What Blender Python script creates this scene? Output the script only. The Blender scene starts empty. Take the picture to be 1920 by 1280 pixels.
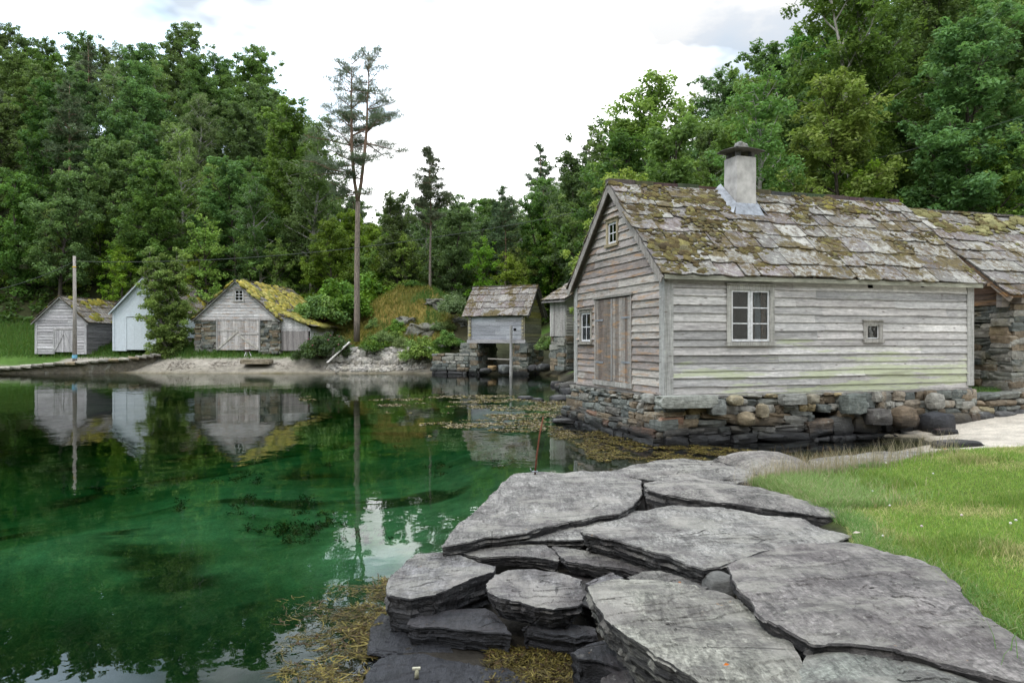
import bpy, math, random
import numpy as np
from mathutils import Vector, noise as mnoise

# ------------------------------------------------------------------ camera, sky, sun, exposure
SC = bpy.context.scene
F = 1390.0                      # focal length in photo pixels (1920 wide)
CAMZ = 2.0                      # eye height above the water (water = 0)
cam_data = bpy.data.cameras.new("camera")
cam = bpy.data.objects.new("camera", cam_data)
SC.collection.objects.link(cam)
cam.location = (0, 0, CAMZ)
cam.rotation_euler = (math.radians(90), 0, 0)
cam_data.sensor_width = 36.0
cam_data.lens = 36.0 * F / 1920.0
cam_data.clip_start = 0.1
cam_data.clip_end = 3000
SC.camera = cam

SUN_EL, SUN_AZ = math.radians(52), math.radians(215)      # azimuth clockwise from +Y
world = bpy.data.worlds.new("World")
SC.world = world
world.use_nodes = True
nt = world.node_tree
nt.nodes.clear()
w_out = nt.nodes.new('ShaderNodeOutputWorld')
w_sky = nt.nodes.new('ShaderNodeTexSky')
w_sky.sky_type = 'NISHITA'
w_sky.sun_disc = False
w_sky.sun_elevation = SUN_EL
w_sky.sun_rotation = SUN_AZ
w_sky.air_density = 1.0
w_sky.dust_density = 1.5
w_bg = nt.nodes.new('ShaderNodeBackground'); w_bg.inputs['Strength'].default_value = 0.15
nt.links.new(w_sky.outputs[0], w_bg.inputs['Color'])
w_cl = nt.nodes.new('ShaderNodeBackground')
w_mix = nt.nodes.new('ShaderNodeMixShader')
# clouds: a flat layer above, mapped by direction / height
w_tc = nt.nodes.new('ShaderNodeTexCoord')
w_sep = nt.nodes.new('ShaderNodeSeparateXYZ')
nt.links.new(w_tc.outputs['Generated'], w_sep.inputs[0])
def wmath(op, a, b=None, clamp=False):
    n = nt.nodes.new('ShaderNodeMath'); n.operation = op; n.use_clamp = clamp
    for i, s in enumerate((a, b)):
        if s is None: continue
        if isinstance(s, (int, float)): n.inputs[i].default_value = s
        else: nt.links.new(s, n.inputs[i])
    return n.outputs[0]
zz = wmath('ADD', wmath('MAXIMUM', w_sep.outputs[2], 0.0), 0.22)
w_comb = nt.nodes.new('ShaderNodeCombineXYZ')
nt.links.new(wmath('DIVIDE', w_sep.outputs[0], zz), w_comb.inputs[0])
nt.links.new(wmath('DIVIDE', w_sep.outputs[1], zz), w_comb.inputs[1])
def wnoise(scale, det, off):
    m = nt.nodes.new('ShaderNodeMapping'); m.inputs['Location'].default_value = off
    nt.links.new(w_comb.outputs[0], m.inputs[0])
    n = nt.nodes.new('ShaderNodeTexNoise'); n.inputs['Scale'].default_value = scale
    n.inputs['Detail'].default_value = det; n.inputs['Roughness'].default_value = 0.55
    nt.links.new(m.outputs[0], n.inputs['Vector'])
    return n.outputs['Fac']
CLOUD_OFF = (3.1, 1.7, 0.0)
cover = wnoise(1.1, 7, CLOUD_OFF)
w_ramp = nt.nodes.new('ShaderNodeMapRange')
w_ramp.inputs['From Min'].default_value = 0.38; w_ramp.inputs['From Max'].default_value = 0.54
nt.links.new(cover, w_ramp.inputs['Value'])
low = nt.nodes.new('ShaderNodeMapRange')          # near the horizon the layer closes up
low.inputs['From Min'].default_value = 0.38; low.inputs['From Max'].default_value = 0.22
low.inputs['To Min'].default_value = 0.0; low.inputs['To Max'].default_value = 0.75
nt.links.new(w_sep.outputs[2], low.inputs['Value'])
fac = wmath('ADD', w_ramp.outputs[0], low.outputs[0], True)
fac = wmath('MAXIMUM', fac, 0.82)
shade = wnoise(1.6, 5, (7.3, 2.2, 0.0))
w_sh = nt.nodes.new('ShaderNodeMapRange')
w_sh.inputs['From Min'].default_value = 0.40; w_sh.inputs['From Max'].default_value = 0.58
w_sh.inputs['To Min'].default_value = 0.92; w_sh.inputs['To Max'].default_value = 3.2
nt.links.new(shade, w_sh.inputs['Value'])
w_tint = nt.nodes.new('ShaderNodeMix'); w_tint.data_type = 'RGBA'      # thin cloud is bluer than thick cloud
nt.links.new(w_ramp.outputs[0], w_tint.inputs[0])
w_tint.inputs[6].default_value = (0.68, 0.84, 1.0, 1); w_tint.inputs[7].default_value = (0.98, 0.99, 1.0, 1)
nt.links.new(w_tint.outputs[2], w_cl.inputs['Color'])
w_hi = nt.nodes.new('ShaderNodeMapRange')
w_hi.inputs['From Min'].default_value = 0.34; w_hi.inputs['From Max'].default_value = 0.50; w_hi.inputs['To Min'].default_value = 1.0; w_hi.inputs['To Max'].default_value = 1.35
nt.links.new(w_sep.outputs[2], w_hi.inputs['Value'])
nt.links.new(wmath('MULTIPLY', w_sh.outputs[0], w_hi.outputs[0]), w_cl.inputs['Strength'])
nt.links.new(fac, w_mix.inputs[0])
nt.links.new(w_bg.outputs[0], w_mix.inputs[1])
nt.links.new(w_cl.outputs[0], w_mix.inputs[2])
nt.links.new(w_mix.outputs[0], w_out.inputs[0])

sun_data = bpy.data.lights.new("sun", 'SUN')
sun_data.energy = 1.3
sun_data.angle = math.radians(12)
sun_data.color = (1.0, 0.95, 0.88)
sun = bpy.data.objects.new("sun", sun_data)
SC.collection.objects.link(sun)
_sd = Vector((math.sin(SUN_AZ) * math.cos(SUN_EL), math.cos(SUN_AZ) * math.cos(SUN_EL), math.sin(SUN_EL)))
sun.rotation_euler = _sd.to_track_quat('Z', 'Y').to_euler()

SC.view_settings.view_transform = 'Standard'
SC.view_settings.look = 'None'
SC.view_settings.exposure = 0.0
SC.view_settings.gamma = 1.0
SC.cycles.use_denoising = True
SC.cycles.max_bounces = 7
SC.cycles.diffuse_bounces = 3
SC.cycles.glossy_bounces = 3
SC.cycles.transmission_bounces = 3
SC.cycles.transparent_max_bounces = 12
SC.cycles.caustics_reflective = False
SC.cycles.caustics_refractive = False

rnd = random.Random(7)

# ------------------------------------------------------------------ helpers
def at(px, py, Y):
    """a point seen at a photo pixel, at depth Y"""
    return Vector(((px - 960) / F * Y, Y, CAMZ + (640 - py) / F * Y))
def onz(px, py, z):
    Y = (CAMZ - z) * F / (py - 640)
    return Vector(((px - 960) / F * Y, Y, z))
def sstep(a, b, x):
    t = np.clip((x - a) / (b - a), 0, 1)
    return t * t * (3 - 2 * t)
def _hash(i, j, k, seed):
    n = (i.astype(np.int64) * 374761393 + j.astype(np.int64) * 668265263 + k.astype(np.int64) * 2246822519 + seed * 3266489917) & 0xffffffff
    n = ((n ^ (n >> 13)) * 1274126177) & 0xffffffff
    n = ((n ^ (n >> 15)) * 2246822519) & 0xffffffff
    return ((n ^ (n >> 16)) & 0xffffff) / float(0xffffff)
def vn(x, y, z=0.0, seed=0):
    """vectorised value noise, 0..1"""
    x, y, z = np.broadcast_arrays(np.asarray(x, float), np.asarray(y, float), np.asarray(z, float))
    xi, yi, zi = np.floor(x), np.floor(y), np.floor(z)
    fx, fy, fz = x - xi, y - yi, z - zi
    fx = fx * fx * (3 - 2 * fx); fy = fy * fy * (3 - 2 * fy); fz = fz * fz * (3 - 2 * fz)
    r = 0
    for a in (0, 1):
        for b in (0, 1):
            for c in (0, 1):
                w = (fx if a else 1 - fx) * (fy if b else 1 - fy) * (fz if c else 1 - fz)
                r = r + w * _hash(xi + a, yi + b, zi + c, seed)
    return r
def fbm(x, y, z=0.0, oct=4, seed=0):
    r, a, s, t = 0, 1.0, 1.0, 0
    for o in range(oct):
        r = r + a * vn(np.asarray(x) * s, np.asarray(y) * s, np.asarray(z) * s, seed + o * 17)
        t += a; a *= 0.5; s *= 2.03
    return r / t

class MB:
    """collects shapes; build() links them as ONE mesh object"""
    def __init__(self):
        self.v, self.f, self.c = [], [], []
    def add(self, vs, fs, col=(.5, .5, .5)):
        o = len(self.v)
        self.v.extend([tuple(p) for p in vs])
        for i, f in enumerate(fs):
            self.f.append([o + k for k in f])
            self.c.append(col[i] if isinstance(col, list) else col)
    def hexa(self, p, col):
        """p: 8 points, bottom ring 0-3, top ring 4-7"""
        self.add(p, [(0, 3, 2, 1), (4, 5, 6, 7), (0, 1, 5, 4), (1, 2, 6, 5), (2, 3, 7, 6), (3, 0, 4, 7)], col)
    def box(self, x0, y0, z0, x1, y1, z1, col):
        self.hexa([(x0, y0, z0), (x1, y0, z0), (x1, y1, z0), (x0, y1, z0), (x0, y0, z1), (x1, y0, z1), (x1, y1, z1), (x0, y1, z1)], col)
    def obox(self, O, U, N, u0, u1, n0, n1, z0, z1, col):
        """box along a wall: u along U, n along N, z up"""
        p = []
        if U[0] * N[1] - U[1] * N[0] < 0: n0, n1 = n1, n0
        for z in (z0, z1):
            for (u, n) in ((u0, n0), (u1, n0), (u1, n1), (u0, n1)):
                p.append((O[0] + U[0] * u + N[0] * n, O[1] + U[1] * u + N[1] * n, O[2] + z))
        self.hexa(p, col)
    def beam(self, a, b, w, h, col, up=(0, 0, 1), w2=None, h2=None):
        a, b = Vector(a), Vector(b)
        d = (b - a).normalized()
        s = d.cross(Vector(up))
        if s.length < 1e-4: s = d.cross(Vector((1, 0, 0)))
        s.normalize(); u = s.cross(d)
        w2 = w if w2 is None else w2; h2 = h if h2 is None else h2
        p = []
        for q, ww, hh in ((a, w, h), (b, w2, h2)):
            p += [q - s * ww / 2 - u * hh / 2, q + s * ww / 2 - u * hh / 2, q + s * ww / 2 + u * hh / 2, q - s * ww / 2 + u * hh / 2]
        self.hexa(p, col)
    def tube(self, pts, rad, n=6, col=(.1, .08, .06), cap=True):
        pts = [Vector(p) for p in pts]
        if not isinstance(rad, (list, tuple)): rad = [rad] * len(pts)
        vs, fs = [], []
        side = None
        for i, p in enumerate(pts):
            d = (pts[min(i + 1, len(pts) - 1)] - pts[max(i - 1, 0)])
            if d.length < 1e-6: d = Vector((0, 0, 1))
            d.normalize()
            if side is None:
                side = d.cross(Vector((0.3, 0.9, 0.1)))
                if side.length < 1e-3: side = d.cross(Vector((1, 0, 0)))
            side = (side - d * side.dot(d)); side.normalize()
            up = d.cross(side)
            for k in range(n):
                a = 2 * math.pi * k / n
                vs.append(p + side * math.cos(a) * rad[i] + up * math.sin(a) * rad[i])
        for i in range(len(pts) - 1):
            for k in range(n):
                fs.append((i * n + k, i * n + (k + 1) % n, (i + 1) * n + (k + 1) % n, (i + 1) * n + k))
        if cap:
            fs.append(tuple(range((len(pts) - 1) * n, len(pts) * n)))
            fs.append(tuple(reversed(range(n))))
        self.add(vs, fs, col)
    def mesh(self, name, smooth=False):
        me = bpy.data.meshes.new(name)
        me.from_pydata(self.v, [], self.f)
        a = me.attributes.new('col', 'FLOAT_COLOR', 'FACE')
        arr = np.ones((len(self.f), 4), dtype=np.float32)
        if len(self.c): arr[:, :3] = np.array([c[:3] for c in self.c], dtype=np.float32)
        a.data.foreach_set('color', arr.ravel())
        if smooth: me.shade_smooth()
        me.update()
        return me
    def build(self, name, mat, parent=None, smooth=False):
        return link(name, self.mesh(name, smooth), mat, parent)

def link(name, me, mat, parent=None):
    if mat is not None and not me.materials: me.materials.append(mat)
    o = bpy.data.objects.new(name, me)
    SC.collection.objects.link(o)
    if parent is not None: o.parent = parent
    return o
def sharp(o, a=28):
    o.data.shade_smooth(); o.data.set_sharp_from_angle(angle=math.radians(a)); return o
def tag(o, label, cat, group=None, kind=None):
    o['label'] = label; o['category'] = cat
    if group: o['group'] = group
    o['kind'] = kind or 'thing'
    return o
def thing(name, label, cat, loc=(0, 0, 0), rz=0.0, group=None):
    o = bpy.data.objects.new(name, None)
    SC.collection.objects.link(o)
    o.location = loc; o.rotation_euler = (0, 0, rz); o.empty_display_size = 0.2
    return tag(o, label, cat, group)
def structure(o):
    o['kind'] = 'structure'; return o

def mesh_np(name, V, Q, col=None, vcol=None, smooth=False):
    """V (n,3), Q (f,4) quads, col (f,3) per face or vcol (n,3) per vertex"""
    V = np.asarray(V, dtype=np.float32); Q = np.asarray(Q, dtype=np.int32)
    me = bpy.data.meshes.new(name)
    me.vertices.add(len(V)); me.vertices.foreach_set('co', V.ravel())
    k = Q.shape[1]
    me.loops.add(Q.size); me.loops.foreach_set('vertex_index', Q.ravel())
    me.polygons.add(len(Q))
    me.polygons.foreach_set('loop_start', np.arange(0, Q.size, k, dtype=np.int32))
    try: me.polygons.foreach_set('loop_total', np.full(len(Q), k, dtype=np.int32))
    except Exception: pass
    me.update(calc_edges=True)
    if col is not None:
        a = me.attributes.new('col', 'FLOAT_COLOR', 'FACE')
        arr = np.ones((len(Q), 4), dtype=np.float32); arr[:, :3] = col
        a.data.foreach_set('color', arr.ravel())
    if vcol is not None:
        a = me.attributes.new('col', 'FLOAT_COLOR', 'POINT')
        arr = np.ones((len(V), 4), dtype=np.float32); arr[:, :3] = vcol
        a.data.foreach_set('color', arr.ravel())
    if smooth: me.shade_smooth()
    return me

# ------------------------------------------------------------------ materials
class NG:
    """small node-graph helper"""
    def __init__(self, name):
        self.m = bpy.data.materials.new(name); self.m.use_nodes = True
        self.t = self.m.node_tree; self.t.nodes.clear()
        self.out = self.t.nodes.new('ShaderNodeOutputMaterial')
    def n(self, typ, **kw):
        x = self.t.nodes.new(typ)
        for k, v in kw.items(): setattr(x, k, v)
        return x
    def l(self, a, b): self.t.links.new(a, b)
    def s(self, sock, v):
        if hasattr(v, 'is_output') or isinstance(v, bpy.types.NodeSocket): self.l(v, sock)
        else: sock.default_value = v
    def attr(self, name='col'):
        x = self.n('ShaderNodeAttribute'); x.attribute_name = name; return x.outputs['Color']
    def coord(self, scale=(1, 1, 1), kind='Object', rot=(0, 0, 0), loc=(0, 0, 0)):
        tc = self.n('ShaderNodeTexCoord'); mp = self.n('ShaderNodeMapping')
        if kind == 'World':
            self.l(self.n('ShaderNodeNewGeometry').outputs['Position'], mp.inputs[0])
        else:
            self.l(tc.outputs[kind], mp.inputs[0])
        mp.inputs['Scale'].default_value = scale; mp.inputs['Rotation'].default_value = rot; mp.inputs['Location'].default_value = loc
        return mp.outputs[0]
    def noise(self, vec, scale=5, det=4, rough=.55, dist=0):
        x = self.n('ShaderNodeTexNoise')
        self.l(vec, x.inputs['Vector']); x.inputs['Scale'].default_value = scale
        x.inputs['Detail'].default_value = det; x.inputs['Roughness'].default_value = rough; x.inputs['Distortion'].default_value = dist
        return x.outputs['Fac']
    def vor(self, vec, scale=5, feature='F1', out='Distance'):
        x = self.n('ShaderNodeTexVoronoi', feature=feature); self.l(vec, x.inputs['Vector']); x.inputs['Scale'].default_value = scale
        return x.outputs[out]
    def rng(self, v, a, b, c=0.0, d=1.0, smooth=False):
        x = self.n('ShaderNodeMapRange')
        if smooth: x.interpolation_type = 'SMOOTHSTEP'
        self.s(x.inputs['Value'], v)
        for k, q in zip(('From Min', 'From Max', 'To Min', 'To Max'), (a, b, c, d)): x.inputs[k].default_value = q
        return x.outputs[0]
    def mul(self, a, b, op='MULTIPLY'):
        x = self.n('ShaderNodeMath', operation=op); self.s(x.inputs[0], a); self.s(x.inputs[1], b); return x.outputs[0]
    def mix(self, f, a, b, mode='MIX'):
        x = self.n('ShaderNodeMix', data_type='RGBA', blend_type=mode)
        self.s(x.inputs[0], f)
        for sock, v in ((x.inputs[6], a), (x.inputs[7], b)):
            if isinstance(v, tuple): sock.default_value = (*v[:3], 1)
            else: self.l(v, sock)
        return x.outputs[2]
    def scale(self, col, f):
        x = self.n('ShaderNodeVectorMath', operation='SCALE'); self.l(col, x.inputs[0]); self.s(x.inputs['Scale'], f); return x.outputs[0]
    def pos(self):
        g = self.n('ShaderNodeNewGeometry'); s = self.n('ShaderNodeSeparateXYZ'); self.l(g.outputs['Position'], s.inputs[0]); return s.outputs
    def normz(self):
        g = self.n('ShaderNodeNewGeometry'); s = self.n('ShaderNodeSeparateXYZ'); self.l(g.outputs['Normal'], s.inputs[0]); return s.outputs[2]
    def bump(self, h, strength=.5, dist=.02, normal=None):
        x = self.n('ShaderNodeBump'); x.inputs['Strength'].default_value = strength; x.inputs['Distance'].default_value = dist
        self.l(h, x.inputs['Height'])
        if normal is not None: self.l(normal, x.inputs['Normal'])
        return x.outputs[0]
    def principled(self, col, rough=.8, normal=None, spec=.35, **kw):
        b = self.n('ShaderNodeBsdfPrincipled')
        self.s(b.inputs['Base Color'], (*col, 1) if isinstance(col, tuple) else col)
        self.s(b.inputs['Roughness'], rough); self.s(b.inputs['Specular IOR Level'], spec)
        if normal is not None: self.l(normal, b.inputs['Normal'])
        for k, v in kw.items(): self.s(b.inputs[k], v)
        self.l(b.outputs[0], self.out.inputs['Surface'])
        return b

MAT = {}
def mk_wood(name, grain_z, lichen=False, rust=False):
    """weathered boards; grain_z True: horizontal boards, False: vertical"""
    g = NG(name)
    sc = (2.6, 2.6, 62) if grain_z else (48, 48, 2.2)
    v = g.coord(sc)
    n1 = g.noise(v, 1.0, 6, .62, .4)
    sc2 = (.5, .5, 7) if grain_z else (6, 6, .5)
    n2 = g.noise(g.coord(sc2), 1.0, 4, .6)
    c = g.scale(g.attr(), g.rng(n1, .25, .75, .55, 1.4))
    c = g.scale(c, g.rng(n2, .36, .64, .80, 1.18))
    n3 = g.noise(g.coord((9, 9, 22)), 1.0, 5, .65)
    c = g.scale(c, g.rng(n3, .36, .64, .84, 1.15))
    # knots and nail stains
    k = g.vor(g.coord((2.4, 2.4, 7.5)), 1.0)
    c = g.mix(g.rng(k, .05, .13, .8, 0), c, (.09, .07, .06))
    if rust:
        r = g.noise(g.coord((1.2, 1.2, 9)), 1.3, 5, .65)
        c = g.mix(g.rng(r, .53, .70, 0, .8), c, (.40, .22, .09))
        r2 = g.noise(g.coord((1.0, 1.0, 7), loc=(5, 2, 1)), 1.6, 5, .65)
        c = g.mix(g.rng(r2, .55, .72, 0, .75), c, (.10, .07, .05))
    if lichen:
        p = g.n('ShaderNodeTexCoord'); s = g.n('ShaderNodeSeparateXYZ'); g.l(p.outputs['Object'], s.inputs[0])
        zmask = g.rng(s.outputs[2], 2.25, 1.35, -.12, .075)
        xmask = g.rng(s.outputs[0], 0.0, 7.0, -.04, .045)
        q = g.noise(g.coord((.5, .5, 6.3)), 1.0, 6, .62)
        q = g.mul(g.mul(q, zmask, 'ADD'), xmask, 'ADD')
        c = g.mix(g.mul(g.rng(q, .555, .60, 0, .78), g.rng(n1, .38, .55, .45, 1)), c, (.40, .445, .27))
        q2 = g.noise(g.coord((.4, .4, 5), loc=(3, 3, 3)), 1.4, 5, .6)
        c = g.mix(g.rng(q2, .62, .74, 0, .6), c, (.16, .16, .11))
    b = g.bump(n1, .6, .006)
    g.principled(c, .85, b, .2)
    MAT[name] = g.m; return g.m
mk_wood('wood_h', True)
mk_wood('wood_h_lichen', True, lichen=True)
mk_wood('wood_h_rust', True, rust=True)
mk_wood('wood_v', False)
mk_wood('wood_v_rust', False, rust=True)

def mk_stone(name, bscale=1.0, wet=True, lich=.5, moss=0.0):
    g = NG(name)
    v = g.coord((1, 1, 1))
    n1 = g.noise(v, 9 * bscale, 8, .65)
    n2 = g.noise(g.coord((1, 1, 5)), 6 * bscale, 6, .6, .3)
    c = g.scale(g.attr(), g.rng(n1, .28, .72, .55, 1.5))
    c = g.scale(c, g.rng(n2, .3, .7, .75, 1.25))
    li = g.noise(g.coord((1, 1, 1), loc=(4, 1, 7)), 3.2 * bscale, 8, .72)
    c = g.mix(g.rng(li, .56, .66, 0, lich), c, (.36, .37, .33))
    if moss:
        mo = g.noise(g.coord((1, 1, 1), loc=(1, 9, 3)), 2.1 * bscale, 7, .7)
        c = g.mix(g.rng(mo, .5, .62, 0, moss), c, (.13, .11, .03))
    rough = .85
    if wet:
        z = g.pos()[2]
        wn = g.noise(g.coord((1, 1, 1)), 2.5, 4, .6)
        zz = g.mul(z, g.mul(wn, .5), 'SUBTRACT')
        wm = g.rng(zz, .22, -.12, 0, 1)
        c = g.mix(wm, c, (.016, .016, .017), 'MIX')
        rough = g.rng(wm, 0, 1, .85, .42)
    b = g.bump(g.mul(n1, n2, 'ADD'), .7, .03 / bscale)
    g.principled(c, rough, b, .3)
    MAT[name] = g.m; return g.m
mk_stone('stone', 1.0)
mk_stone('stone_dry', 1.0, wet=False, lich=.4, moss=.35)
mk_stone('stone_far', .6, wet=False, lich=.5, moss=.3)

def mk_slate():
    """roof slabs: grey slate with lichen scabs and brown moss"""
    g = NG('slate')
    v = g.coord((1, 1, 1))
    n1 = g.noise(v, 14, 8, .65)
    c = g.scale(g.attr(), g.rng(n1, .3, .7, .7, 1.3))
    li = g.noise(g.coord(loc=(2, 7, 1)), 7, 9, .75)
    c = g.mix(g.rng(li, .53, .58, 0, .6), c, (.40, .40, .36))
    dk = g.noise(g.coord(loc=(9, 1, 4)), 3.0, 8, .75)
    c = g.mix(g.rng(dk, .52, .60, 0, .7), c, (.085, .068, .058))
    m2 = g.noise(g.coord(loc=(5, 3, 2)), 9.0, 8, .7)
    m3 = g.noise(g.coord(loc=(5, 8, 2)), .7, 3, .6)
    c = g.mix(g.mul(g.rng(m2, .50, .55, 0, .9), g.rng(m3, .42, .58, 0, 1)), c, (.095, .065, .03))
    mo = g.noise(g.coord(loc=(1, 3, 8)), 1.3, 10, .72)
    c = g.mix(g.rng(mo, .52, .57, 0, .92), c, g.mix(g.rng(n1, .35, .65), (.05, .038, .018), (.13, .10, .035)))
    b = g.bump(g.mul(g.mul(n1, li, 'ADD'), mo, 'ADD'), .8, .02)
    g.principled(c, .85, b, .25)
    MAT['slate'] = g.m
mk_slate()

def mk_moss(name='moss'):
    g = NG(name)
    n1 = g.noise(g.coord(), 30, 6, .7)
    n2 = g.noise(g.coord(), 5, 5, .6)
    c = g.scale(g.attr(), g.rng(n1, .25, .75, .45, 1.6))
    c = g.scale(c, g.rng(n2, .3, .7, .7, 1.3))
    g.principled(c, .95, g.bump(n1, 1, .03), .1)
    MAT[name] = g.m
mk_moss()

def mk_rock():
    """foreground slabs: foliated grey schist"""
    g = NG('rock_slab')
    K = 'World'
    v = g.coord(kind=K)
    st = g.noise(g.coord((10, 2.2, 24), kind=K, rot=(0, 0, 1.15)), 1.5, 10, .7, .5)
    st2 = g.noise(g.coord((40, 7, 60), kind=K, rot=(0, 0, 1.0)), 1.5, 6, .7, .3)
    n1 = g.noise(v, 38, 8, .72)
    n2 = g.noise(v, 2.4, 7, .65)
    c = g.scale(g.attr(), g.rng(st, .36, .64, .62, 1.62))
    c = g.scale(c, g.rng(st2, .34, .66, .68, 1.32))
    c = g.scale(c, g.rng(n1, .38, .62, .6, 1.42))
    c = g.scale(c, g.rng(n2, .36, .64, .68, 1.30))
    up = g.normz()
    upm = g.mul(g.rng(up, .45, .85, 0, 1), g.rng(g.pos()[2], .17, .33, 0, 1))
    pu = g.noise(g.coord(kind=K, loc=(8, 1, 2)), 2.2, 7, .65)
    c = g.mix(g.rng(pu, .48, .60, 0, .5), c, (.080, .066, .068))
    li = g.noise(g.coord((1, 1.7, 1), kind=K, loc=(3, 3, 3)), 1.9, 12, .72)
    c = g.mix(g.mul(g.rng(li, .50, .58, 0, .55), upm), c, (.33, .32, .28))
    wp = g.noise(g.coord((1.6, 1, 1), kind=K, loc=(11, 4, 3), rot=(0, 0, .5)), 1.25, 5, .55)
    c = g.mix(g.mul(g.rng(wp, .54, .64, 0, .55), upm), c, (.36, .34, .31))
    dkp = g.noise(g.coord((1, 2.2, 1), kind=K, loc=(21, 4, 3), rot=(0, 0, 1.1)), 1.7, 9, .7)
    c = g.mix(g.rng(dkp, .52, .62, 0, .5), c, (.065, .06, .06))
    l2 = g.noise(g.coord(kind=K, loc=(3, 9, 3)), 30, 6, .75)
    c = g.mix(g.mul(g.rng(l2, .60, .66, 0, .6), upm), c, (.44, .44, .39))
    bl = g.noise(g.coord((1, 2.2, 1), kind=K, loc=(13, 9, 3)), 26, 5, .7)
    c = g.mix(g.mul(g.rng(bl, .62, .68, 0, .7), upm), c, (.03, .028, .027))
    ora = g.noise(g.coord(kind=K, loc=(1, 5, 1)), 22, 5, .65)
    orb = g.noise(g.coord(kind=K, loc=(6, 5, 2)), 1.5, 2, .5)
    oa = g.mul(g.rng(ora, .68, .72, 0, .55), g.rng(orb, .54, .60, 0, 1))
    c = g.mix(oa, c, (.46, .25, .09))
    cr = g.vor(g.coord((1.1, 3.6, 3), kind=K, rot=(0, 0, 1.2)), 1.3, 'DISTANCE_TO_EDGE')
    wv = g.noise(g.coord(kind=K, loc=(2, 2, 9)), 7, 4, .6)
    crn = g.noise(g.coord(kind=K, loc=(2, 2, 9)), 1.7, 3, .5)
    crd = g.mul(cr, g.rng(wv, .3, .7, -.02, .02), 'ADD')
    crm = g.mul(g.rng(crd, .0, .014, 1, 0), g.rng(crn, .5, .58, 0, 1))
    c = g.mix(g.mul(crm, .55), c, (.03, .027, .025))
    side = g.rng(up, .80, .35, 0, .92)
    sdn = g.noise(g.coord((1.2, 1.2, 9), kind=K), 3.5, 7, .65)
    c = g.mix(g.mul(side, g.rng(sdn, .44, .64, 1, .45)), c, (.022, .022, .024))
    z = g.pos()[2]
    wm = g.rng(g.mul(z, g.mul(n2, .22), 'SUBTRACT'), .12, -.06, 0, 1)
    c = g.mix(wm, c, g.mix(g.rng(st, .36, .64), (.020, .021, .024), (.05, .052, .06)))
    h = g.mul(g.mul(st, 1.6), g.mul(n1, .35), 'ADD')
    h = g.mul(h, g.mul(st2, .5), 'ADD')
    h = g.mul(h, g.mul(crm, -.8), 'ADD')
    b = g.bump(h, 1.0, .035)
    g.principled(c, g.rng(wm, 0, 1, .75, .32), b, .35)
    MAT['rock_slab'] = g.m
mk_rock()

def mk_leaf(name, trans=.35, var=.35):
    g = NG(name)
    oi = g.n('ShaderNodeObjectInfo')
    c = g.attr()
    hs = g.n('ShaderNodeHueSaturation')
    g.l(c, hs.inputs['Color'])
    g.l(g.rng(oi.outputs['Random'], 0, 1, .475, .53), hs.inputs['Hue'])
    rr = g.mul(g.mul(oi.outputs['Random'], 7.13), 1.0, 'MODULO')
    g.l(g.rng(rr, 0, 1, 1 - var, 1 + var), hs.inputs['Value'])
    rr2 = g.mul(g.mul(oi.outputs['Random'], 13.7), 1.0, 'MODULO')
    g.l(g.rng(rr2, 0, 1, .8, 1.1), hs.inputs['Saturation'])
    d = g.n('ShaderNodeBsdfPrincipled'); g.l(hs.outputs[0], d.inputs['Base Color']); d.inputs['Roughness'].default_value = .6
    d.inputs['Specular IOR Level'].default_value = .25
    t = g.n('ShaderNodeBsdfTranslucent')
    g.l(g.mix(.35, hs.outputs[0], (.16, .26, .02)), t.inputs['Color'])
    m = g.n('ShaderNodeMixShader'); m.inputs[0].default_value = trans
    g.l(d.outputs[0], m.inputs[1]); g.l(t.outputs[0], m.inputs[2]); g.l(m.outputs[0], g.out.inputs['Surface'])
    MAT[name] = g.m
mk_leaf('leaf', .45, .28); mk_leaf('needle', .15, .2); mk_leaf('grass_blade', .4, .0); mk_leaf('bush_leaf', .35, .12)

def mk_simple(name, col=None, rough=.8, nscale=8, lo=.75, hi=1.25, bump=.3, spec=.3, metal=0.0, sc=(1, 1, 1)):
    g = NG(name)
    n1 = g.noise(g.coord(sc), nscale, 6, .6)
    if col is None: base = g.attr()
    else:
        r = g.n('ShaderNodeRGB'); r.outputs[0].default_value = (*col, 1); base = r.outputs[0]
    c = g.scale(base, g.rng(n1, .3, .7, lo, hi))
    g.principled(c, rough, g.bump(n1, bump, .01), spec, Metallic=metal)
    MAT[name] = g.m
mk_simple('bark', None, .9, 6, .5, 1.4, .8, .1, 0, (3, 3, .6))
mk_simple('plain', None, .8, 10, .8, 1.2, .2)
mk_simple('plaster', (.42, .41, .395), .9, 4, .62, 1.2, .9)
mk_simple('lead', (.27, .29, .32), .55, 7, .55, 1.3, .5, .4, .4)
mk_simple('rust', (.13, .045, .025), .85, 40, .6, 1.4, .6)
mk_simple('kelp', None, .6, 20, .6, 1.4, .3, .15)
mk_simple('paint_white', (.64, .65, .66), .7, 20, .75, 1.1, .3)
mk_simple('blue_wood', (.56, .63, .68), .6, 8, .9, 1.08, .1)
mk_simple('cloth', (.62, .64, .68), .8, 8, .85, 1.1, .2)
def mk_glass():
    g = NG('glass')
    a = g.n('ShaderNodeBsdfTransparent'); a.inputs[0].default_value = (.68, .72, .74, 1)
    b = g.n('ShaderNodeBsdfGlossy'); b.inputs['Roughness'].default_value = .03
    f = g.n('ShaderNodeFresnel'); f.inputs[0].default_value = 1.5
    nn = g.noise(g.coord(), 3, 2, .5)
    g.l(g.bump(nn, .3, .02), b.inputs['Normal'])
    m = g.n('ShaderNodeMixShader'); g.l(f.outputs[0], m.inputs[0]); g.l(a.outputs[0], m.inputs[1]); g.l(b.outputs[0], m.inputs[2])
    g.l(m.outputs[0], g.out.inputs['Surface']); MAT['glass'] = g.m
mk_glass()
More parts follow.
